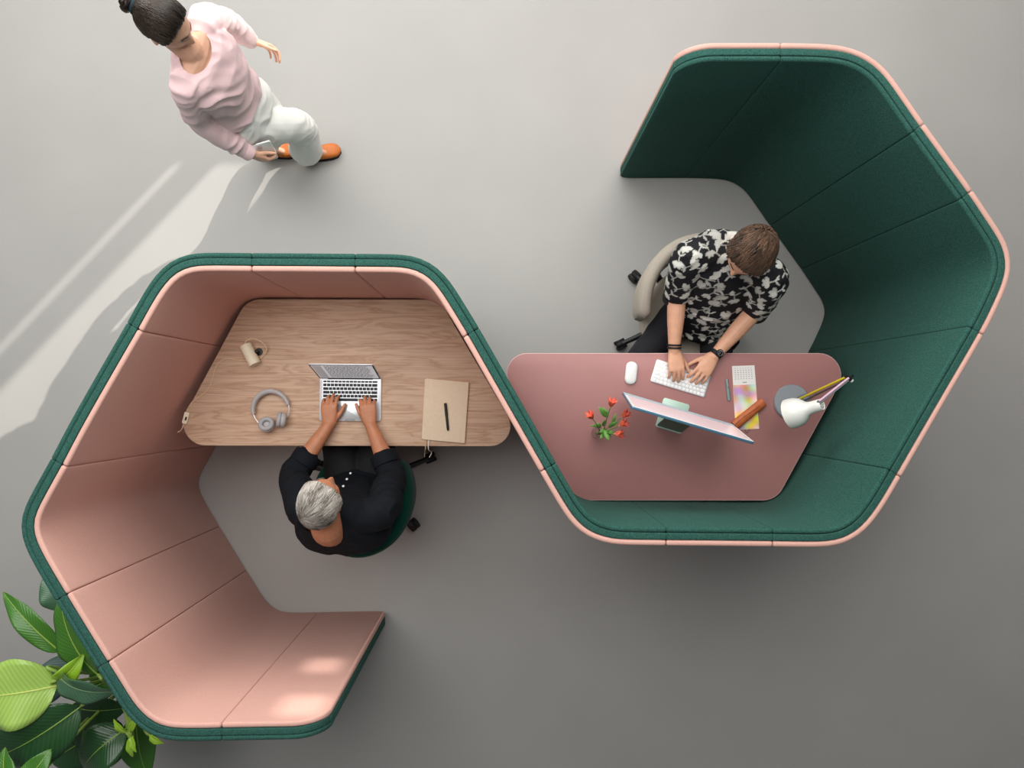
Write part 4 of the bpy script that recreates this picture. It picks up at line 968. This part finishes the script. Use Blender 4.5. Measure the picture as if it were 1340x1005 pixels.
def calendar():
    tl, tr_, br, bl = P(957.8, 479, ZD), P(987, 478, ZD), P(993.2, 561, ZD), P(962.5, 562.5, ZD)
    t = thing('calendar', 'narrow desk calendar with a date sheet above a bright blurred picture', 'calendar', (tl.lerp(br, .5).x, tl.lerp(br, .5).y, ZD))
    pap = mat('calendar_paper', rgb(238, 234, 230), .7, var=.01)
    part('backing_card', MB().prism(fillet([tl, tr_, br, bl], .001, 2), ZD, ZD + .003), pap, t)
    q = lambda u, v, z=.0031: (lambda p: V(p.x, p.y, ZD + z))(tl.lerp(tr_, u).lerp(bl.lerp(br, u), v))
    mp = bpy.data.materials.new('blurred_colours'); mp.use_nodes = True; nt = mp.node_tree; b = nt.nodes['Principled BSDF']; b.inputs['Roughness'].default_value = .5
    tc = nt.nodes.new('ShaderNodeTexCoord'); n = nt.nodes.new('ShaderNodeTexNoise'); n.inputs['Scale'].default_value = 22; n.inputs['Detail'].default_value = 1.0; n.inputs['Distortion'].default_value = .6
    nt.links.new(tc.outputs['Object'], n.inputs['Vector']); 
    n.inputs['Scale'].default_value = 17; n.inputs['Detail'].default_value = 0; n.inputs['Distortion'].default_value = 0
    sp = nt.nodes.new('ShaderNodeSeparateColor'); cb = nt.nodes.new('ShaderNodeCombineColor'); nt.links.new(n.outputs['Color'], sp.inputs[0])
    for i, (lo, hi) in enumerate(((.72, 1.0), (.5, .88), (.2, .82))):
        m_ = nt.nodes.new('ShaderNodeMapRange'); m_.inputs[1].default_value = .34; m_.inputs[2].default_value = .66; m_.inputs[3].default_value = lo ** 1.6; m_.inputs[4].default_value = hi ** 1.6
        nt.links.new(sp.outputs[i], m_.inputs[0]); nt.links.new(m_.outputs[0], cb.inputs[i])
    nt.links.new(cb.outputs[0], b.inputs['Base Color'])
    def quad(u0, v0, u1, v1, z): mb = MB(); a = [q(u0, v0, z), q(u1, v0, z), q(u1, v1, z), q(u0, v1, z)]; mb.add(a + [p + V(0, 0, .0004) for p in a], [(3, 2, 1, 0), (4, 5, 6, 7), (0, 1, 5, 4), (1, 2, 6, 5), (2, 3, 7, 6), (3, 0, 4, 7)]); return mb
    part('date_sheet', quad(0.005, .002, .995, .295, .003), pap, t, smooth=False)
    part('picture_sheet', quad(0.005, .3, .995, .997, .003), mp, t, smooth=False)
    ds = MB()
    for r_ in range(6):
        for c_ in range(7):
            u = .1 + c_ * .12; v = .035 + r_ * .033; a = quad(u, v, u + (.05 if r_ else .03), v + .011, .0036); ds.add(a.v, a.f)
    a = quad(.42, .255, .6, .272, .0036); ds.add(a.v, a.f)
    part('printed_dates', ds, mat('print_grey', rgb(168, 164, 164), .8), t, smooth=False)
    h = q(.5, 1.0); part('hanger_loop', MB().tube(catmull([h + V(-.012, .002, 0), h + V(-.008, -.012, 0), h + V(.0, -.016, 0), h + V(.006, -.008, 0), h + V(.01, .002, 0)], 4), .0012, 6), M_steel, t)
calendar()

def pencil_case():
    a = P(961, 557, ZD + .025); b = P(999, 526, ZD + .025); d = (b - a).normalized(); s = V(-d.y, d.x, 0); L = (b - a).length; z0 = ZD + .0035
    t = thing('pencil_case', 'brown leather roll pencil case lying across the calendar', 'pencil case', (a.lerp(b, .5).x, a.lerp(b, .5).y, ZD))
    lm = mat('brown_leather', rgb(178, 92, 46), .5, var=.14, nscale=45, bump=.4, bscale=160)
    secs = []
    for k in range(15):
        u = k / 14; w = .0245 * (1 - .10 * u) * (1 if .03 < u < .97 else .86); hh = .0165 * (1 + .12 * math.sin(u * 5))
        secs.append((V(a.x, a.y, z0 + .0165 * 1.12) + d * L * u, s * w, V(0, 0, hh)))
    part('body', MB().loft(secs, 24, 2.2), lm, t)
    part('flap', MB().loft([(V(a.x, a.y, z0 + .0185) + d * L * u, s * .0255 * (1 - .1 * u), V(0, 0, .0178 + .0165 * .12 * math.sin(u * 5))) for u in (.86, .9, .94, .985, 1.0)], 24, 2.2), lm, t)
    part('seam', MB().tube([V(a.x, a.y, z0 + .036) + d * L * u + s * (.004 + .003 * math.sin(u * 6)) for u in [i / 12 * .84 for i in range(13)]], .0012, 6), mat('leather_seam', rgb(120, 56, 26), .6), t)
pencil_case()

def task_lamp():
    bc = P(1035, 526, ZD); t = thing('task_lamp', 'white jointed task lamp with grey round base and yellow and pink arms', 'lamp', (bc.x, bc.y, ZD))
    gb = mat('lamp_base_grey', rgb(142, 146, 152), .5, var=.02); wh = mat('lamp_white', rgb(232, 232, 226), .35, var=.01); ye = mat('lamp_yellow', rgb(230, 208, 40), .45); pk = mat('lamp_lilac', rgb(214, 176, 196), .45)
    part('base', MB().lathe([(.001, 0), (.084, 0), (.087, .003), (.087, .012), (.083, .017), (.03, .019), (.001, .019)], bc, n=48), gb, t)
    post = V(bc.x + .025, bc.y + .012, 0); El = P(1110, 494.5, 1.10); J = post + V(0, 0, ZD + .06)
    part('post', MB().tube([post + V(0, 0, ZD + .018), J], .009, 14), M_steel, t)
    d = (El - J).normalized(); s = d.cross(V(0, 0, 1)).normalized()
    part('lower_arm', MB().tube([J + s * .012, El + s * .006], .0042, 8), M_steel, t)
    part('lower_arm', MB().tube([J - s * .012 + V(.0, -.004, .0), El - s * .008], .0055, 10), ye, t)
    for sg in (-1, 1):
        hp = []; p0 = J + s * sg * .02; p1 = J.lerp(El, .34) + s * sg * .006; dd = (p1 - p0); a1 = dd.orthogonal().normalized(); a2 = dd.cross(a1).normalized()
        for i in range(90): q = i / 89; hp.append(p0 + dd * q + (a1 * math.cos(i * .9) + a2 * math.sin(i * .9)) * .0042)
        part('spring', MB().tube(hp, .0011, 5), M_steel, t)
    Vt = P(1076, 529, 1.09); Mo = P(1036, 541, .985); ax = (Mo - Vt).normalized(); nk = Vt.lerp(Mo, .22) + V(0, .012, .03)
    part('upper_arm', MB().tube([El + V(0, 0, .006), nk + V(0, .01, .004)], .0055, 10), pk, t)
    part('upper_arm', MB().tube([El + V(.004, -.01, .0), nk + V(.006, 0, -.004)], .0032, 8), M_steel, t)
    el = part('elbow_joint', MB().tube([El - s * .016, El + s * .016], .008, 12).tube([El, El + d * .03], .006, 8), M_black, t)
    part('knob', MB().lathe([(.001, 0), (.007, 0), (.008, .002), (.008, .008), (.001, .009)], El + s * .016, s, 14), M_alu, el)
    L = (Mo - Vt).length
    prof = [(.0215, .002), (.0245, 0), (.0265, .003), (.027, .03), (.028, .055), (.033, .07), (.045, .082), (.058, .098), (.066, .118), (.069, .14), (.069, L + .012), (.0675, L + .012), (.0665, .14), (.063, .118), (.055, .099), (.042, .085), (.03, .073), (.024, .06), (.0235, .02), (.0215, .008)]
    shd = part('lamp_shade', MB().rings([[Vt + ax.to_track_quat('Z', 'Y') @ V(r * math.cos(a), r * math.sin(a), z) for a in (2 * math.pi * j / 40 for j in range(40))] for r, z in prof], closed=True), wh, t)
    vent = MB(); q = ax.to_track_quat('Z', 'Y'); vent.lathe([(.001, .003), (.0215, .003), (.0215, .006), (.001, .006)], Vt, ax, 30)
    part('vent_plate', vent, wh, shd)
    hl = MB()
    for k in range(10): a = 2 * math.pi * k / 10; c = Vt + q @ V(.016 * math.cos(a), .016 * math.sin(a), .0032); hl.lathe([(.0008, -.0006), (.003, -.0006), (.003, .001)], c, ax, 10)
    tag(part('vent_holes', hl, M_rubber, shd), kind='stuff')
    part('bulb', MB().ell(Vt + ax * (L * .75), .024, .024, .028), mat('bulb_white', rgb(240, 238, 230), .3), shd)
    part('shade_joint', MB().tube([nk + V(0, .012, .006), Vt.lerp(Mo, .25)], .0065, 10), M_steel, t)
task_lamp()

# ------------------------------------------------------------------ potted plant
def plant():
    pc = V(-1.93, -1.45, 0)
    t = thing('potted_plant', 'large leafy green plant in a dark pot beside the pink and green screen', 'plant', pc)
    part('pot', MB().lathe([(.001, 0), (.13, 0), (.14, .01), (.18, .34), (.185, .36), (.175, .36), (.168, .335), (.001, .335)], pc, n=40), mat('pot_charcoal', rgb(62, 62, 64), .7, var=.08, nscale=12, bump=.2), t)
    part('soil', MB().lathe([(.001, .336), (.165, .336), (.166, .345), (.08, .352), (.001, .354)], pc, n=32), mat('soil_dark', rgb(48, 38, 30), .95, var=.3, nscale=60, bump=.8, bscale=60), t)
    def leafmat(name, c, rib, rough=.3, trans=0):
        m = mat(name, c, rough, spec=.5); nt = m.node_tree; b = nt.nodes['Principled BSDF']
        uv = nt.nodes.new('ShaderNodeUVMap'); sp = nt.nodes.new('ShaderNodeSeparateXYZ'); nt.links.new(uv.outputs[0], sp.inputs[0])
        av = nt.nodes.new('ShaderNodeMath'); av.operation = 'ABSOLUTE'; nt.links.new(sp.outputs[1], av.inputs[0])
        k = nt.nodes.new('ShaderNodeMath'); k.operation = 'MULTIPLY_ADD'; k.inputs[1].default_value = -.22; nt.links.new(av.outputs[0], k.inputs[0]); nt.links.new(sp.outputs[0], k.inputs[2])
        f = nt.nodes.new('ShaderNodeMath'); f.operation = 'MULTIPLY'; f.inputs[1].default_value = 118; nt.links.new(k.outputs[0], f.inputs[0])
        s = nt.nodes.new('ShaderNodeMath'); s.operation = 'SINE'; nt.links.new(f.outputs[0], s.inputs[0])
        r = nt.nodes.new('ShaderNodeValToRGB'); r.color_ramp.elements[0].position = .45; r.color_ramp.elements[1].position = 1
        r.color_ramp.elements[0].color = c; r.color_ramp.elements[1].color = tuple(min(1, q * 1.18 + .003) for q in c[:3]) + (1,)
        ms = nt.nodes.new('ShaderNodeMath'); ms.operation = 'MULTIPLY_ADD'; ms.inputs[1].default_value = .5; ms.inputs[2].default_value = .5; nt.links.new(s.outputs[0], ms.inputs[0])
        nt.links.new(ms.outputs[0], r.inputs[0])
        nt.links.new(r.outputs[0], b.inputs['Base Color'])
        bp = nt.nodes.new('ShaderNodeBump'); bp.inputs['Strength'].default_value = .14; bp.inputs['Distance'].default_value = .004; nt.links.new(ms.outputs[0], bp.inputs['Height']); nt.links.new(bp.outputs[0], b.inputs['Normal'])
        return m, mat(name + '_rib', rib, .5)
    K = {'lime': leafmat('leaf_lime', rgb(158, 192, 92), rgb(205, 218, 120)), 'mid': leafmat('leaf_mid', rgb(66, 116, 40), rgb(150, 180, 80)), 'dark': leafmat('leaf_dark', rgb(40, 78, 42), rgb(140, 170, 78)),
         'grey': leafmat('leaf_grey', rgb(74, 112, 84), rgb(120, 150, 110)), 'blue': leafmat('leaf_blue', rgb(84, 108, 104), rgb(110, 130, 120)), 'new': leafmat('leaf_new', rgb(150, 196, 50), rgb(190, 214, 90))}
    def leaf(b, tip, wpx, kind, arch=.04, fold=.25, roll=0.0, ripple=.006, stalk=True, shape=.8):
        b, tip = P(*b), P(*tip); d = tip - b; L = d.length; dn = d.normalized(); s = dn.cross(V(0, 0, 1)).normalized(); s = Matrix.Rotation(roll, 3, dn) @ s; up = s.cross(dn).normalized()
        if up.z < 0: up = -up
        w = wpx / 2 * (HC - (b.z + tip.z) / 2) / FPX; mb = MB(); nu, nv = 20, 5; vs = []
        ph = random.random() * 6
        for i in range(nu + 1):
            tt = i / nu; wd = w * (math.sin(math.pi * min(1, tt ** shape)) ** .75) + .001
            for j in range(-nv, nv + 1):
                v = j / nv; q = b + d * tt + up * (arch * 4 * tt * (1 - tt) - arch * 1.2 * tt * tt) + s * v * wd + up * (fold * wd * abs(v) * (1 - .45 * abs(v)) + ripple * math.sin(tt * 13 + ph + (2 if v > 0 else 0)) * v * v)
                vs.append(q)
        n = 2 * nv + 1; mb.add(vs, [(i * n + j, i * n + j + 1, (i + 1) * n + j + 1, (i + 1) * n + j) for i in range(nu) for j in range(n - 1)])
        for i in range(nu + 1):
            for j in range(n): mb.uv[i * n + j] = (i / nu, (j - nv) / nv)
        lm, rm = K[kind]; ob = part('leaf', mb, lm, t, sharp=None); md = ob.modifiers.new('s', 'SOLIDIFY'); md.thickness = .0012
        rp = [vs[i * n + nv] + up * .0012 for i in range(nu + 1)]
        part('midrib', MB().tube(rp, [.0042 * (1 - .85 * i / nu) for i in range(nu + 1)], 6), rm, ob)
        if stalk:
            a = V(pc.x, pc.y, .34) + V(random.uniform(-.05, .05), random.uniform(-.05, .05), 0); 
            part('leaf_stalk', MB().tube(catmull([a, a.lerp(b, .45) + V(0, 0, .14), b - dn * .04 + V(0, 0, -.01), b], 6), [.007] * 18 + [.0045], 8), K['mid'][1], t)
    leaf((76, 897, 1.14), (-45, 915, 1.2), 88, 'lime', .05, .18, .12, .01)
    leaf((106, 924, 1.10), (-22, 1004, 1.16), 76, 'dark', .05, .35, -.25, .008)
    leaf((80, 853, .98), (0, 776, 1.02), 30, 'mid', .03, .3, .3, .006)
    leaf((128, 882, 1.12), (70, 786, 1.16), 52, 'mid', .03, .3, -.35, .008)
    leaf((84, 798, .95), (58, 752, .98), 34, 'grey', .02, .25, .2)
    leaf((76, 889, 1.16), (106, 864, 1.20), 28, 'new', .03, .6, .5, .004)
    leaf((74, 879, 1.17), (150, 914, 1.17), 42, 'grey', .04, .4, .4, .008)
    leaf((95, 858, .88), (48, 925, .92), 46, 'blue', .02, .2, .1)
    leaf((166, 953, .92), (100, 1008, .98), 58, 'dark', .05, .3, .25, .008)
    leaf((178, 935, .70), (190, 1020, .76), 44, 'mid', .03, .3, -.2)
    leaf((35, 1030, 1.24), (62, 984, 1.24), 34, 'mid', .02, .3, 0)
    leaf((15, 1035, 1.22), (2, 982, 1.24), 34, 'mid', .02, .3, 0)
    leaf((100, 925, .75), (160, 930, .80), 50, 'dark', .03, .3, 0)
    leaf((130, 910, .70), (100, 985, .74), 56, 'dark', .03, .3, 0)
    leaf((150, 940, .62), (130, 1010, .66), 60, 'dark', .03, .3, 0)
    leaf((140, 950, .66), (60, 1000, .72), 60, 'dark', .03, .3, .1)
    leaf((120, 900, .68), (160, 880, .66), 40, 'mid', .03, .3, 0)
    for b, tp in (((165, 958, .98), (148, 944, 1.02)), ((170, 957, .98), (178, 940, 1.02)), ((172, 962, .97), (176, 985, 1.0)), ((170, 966, .97), (172, 992, .97)), ((196, 962, .9), (212, 974, .92))):
        leaf(b, tp, 9, 'new', .01, .3, 0, .002, stalk=True)
    part('stem', MB().tube(catmull([pc + V(0, 0, .34), pc + V(.02, .02, .5), pc + V(-.01, .03, .68)], 5), .014, 10), mat('stem_brown', rgb(84, 74, 46), .8, var=.2, nscale=40), t)
plant()
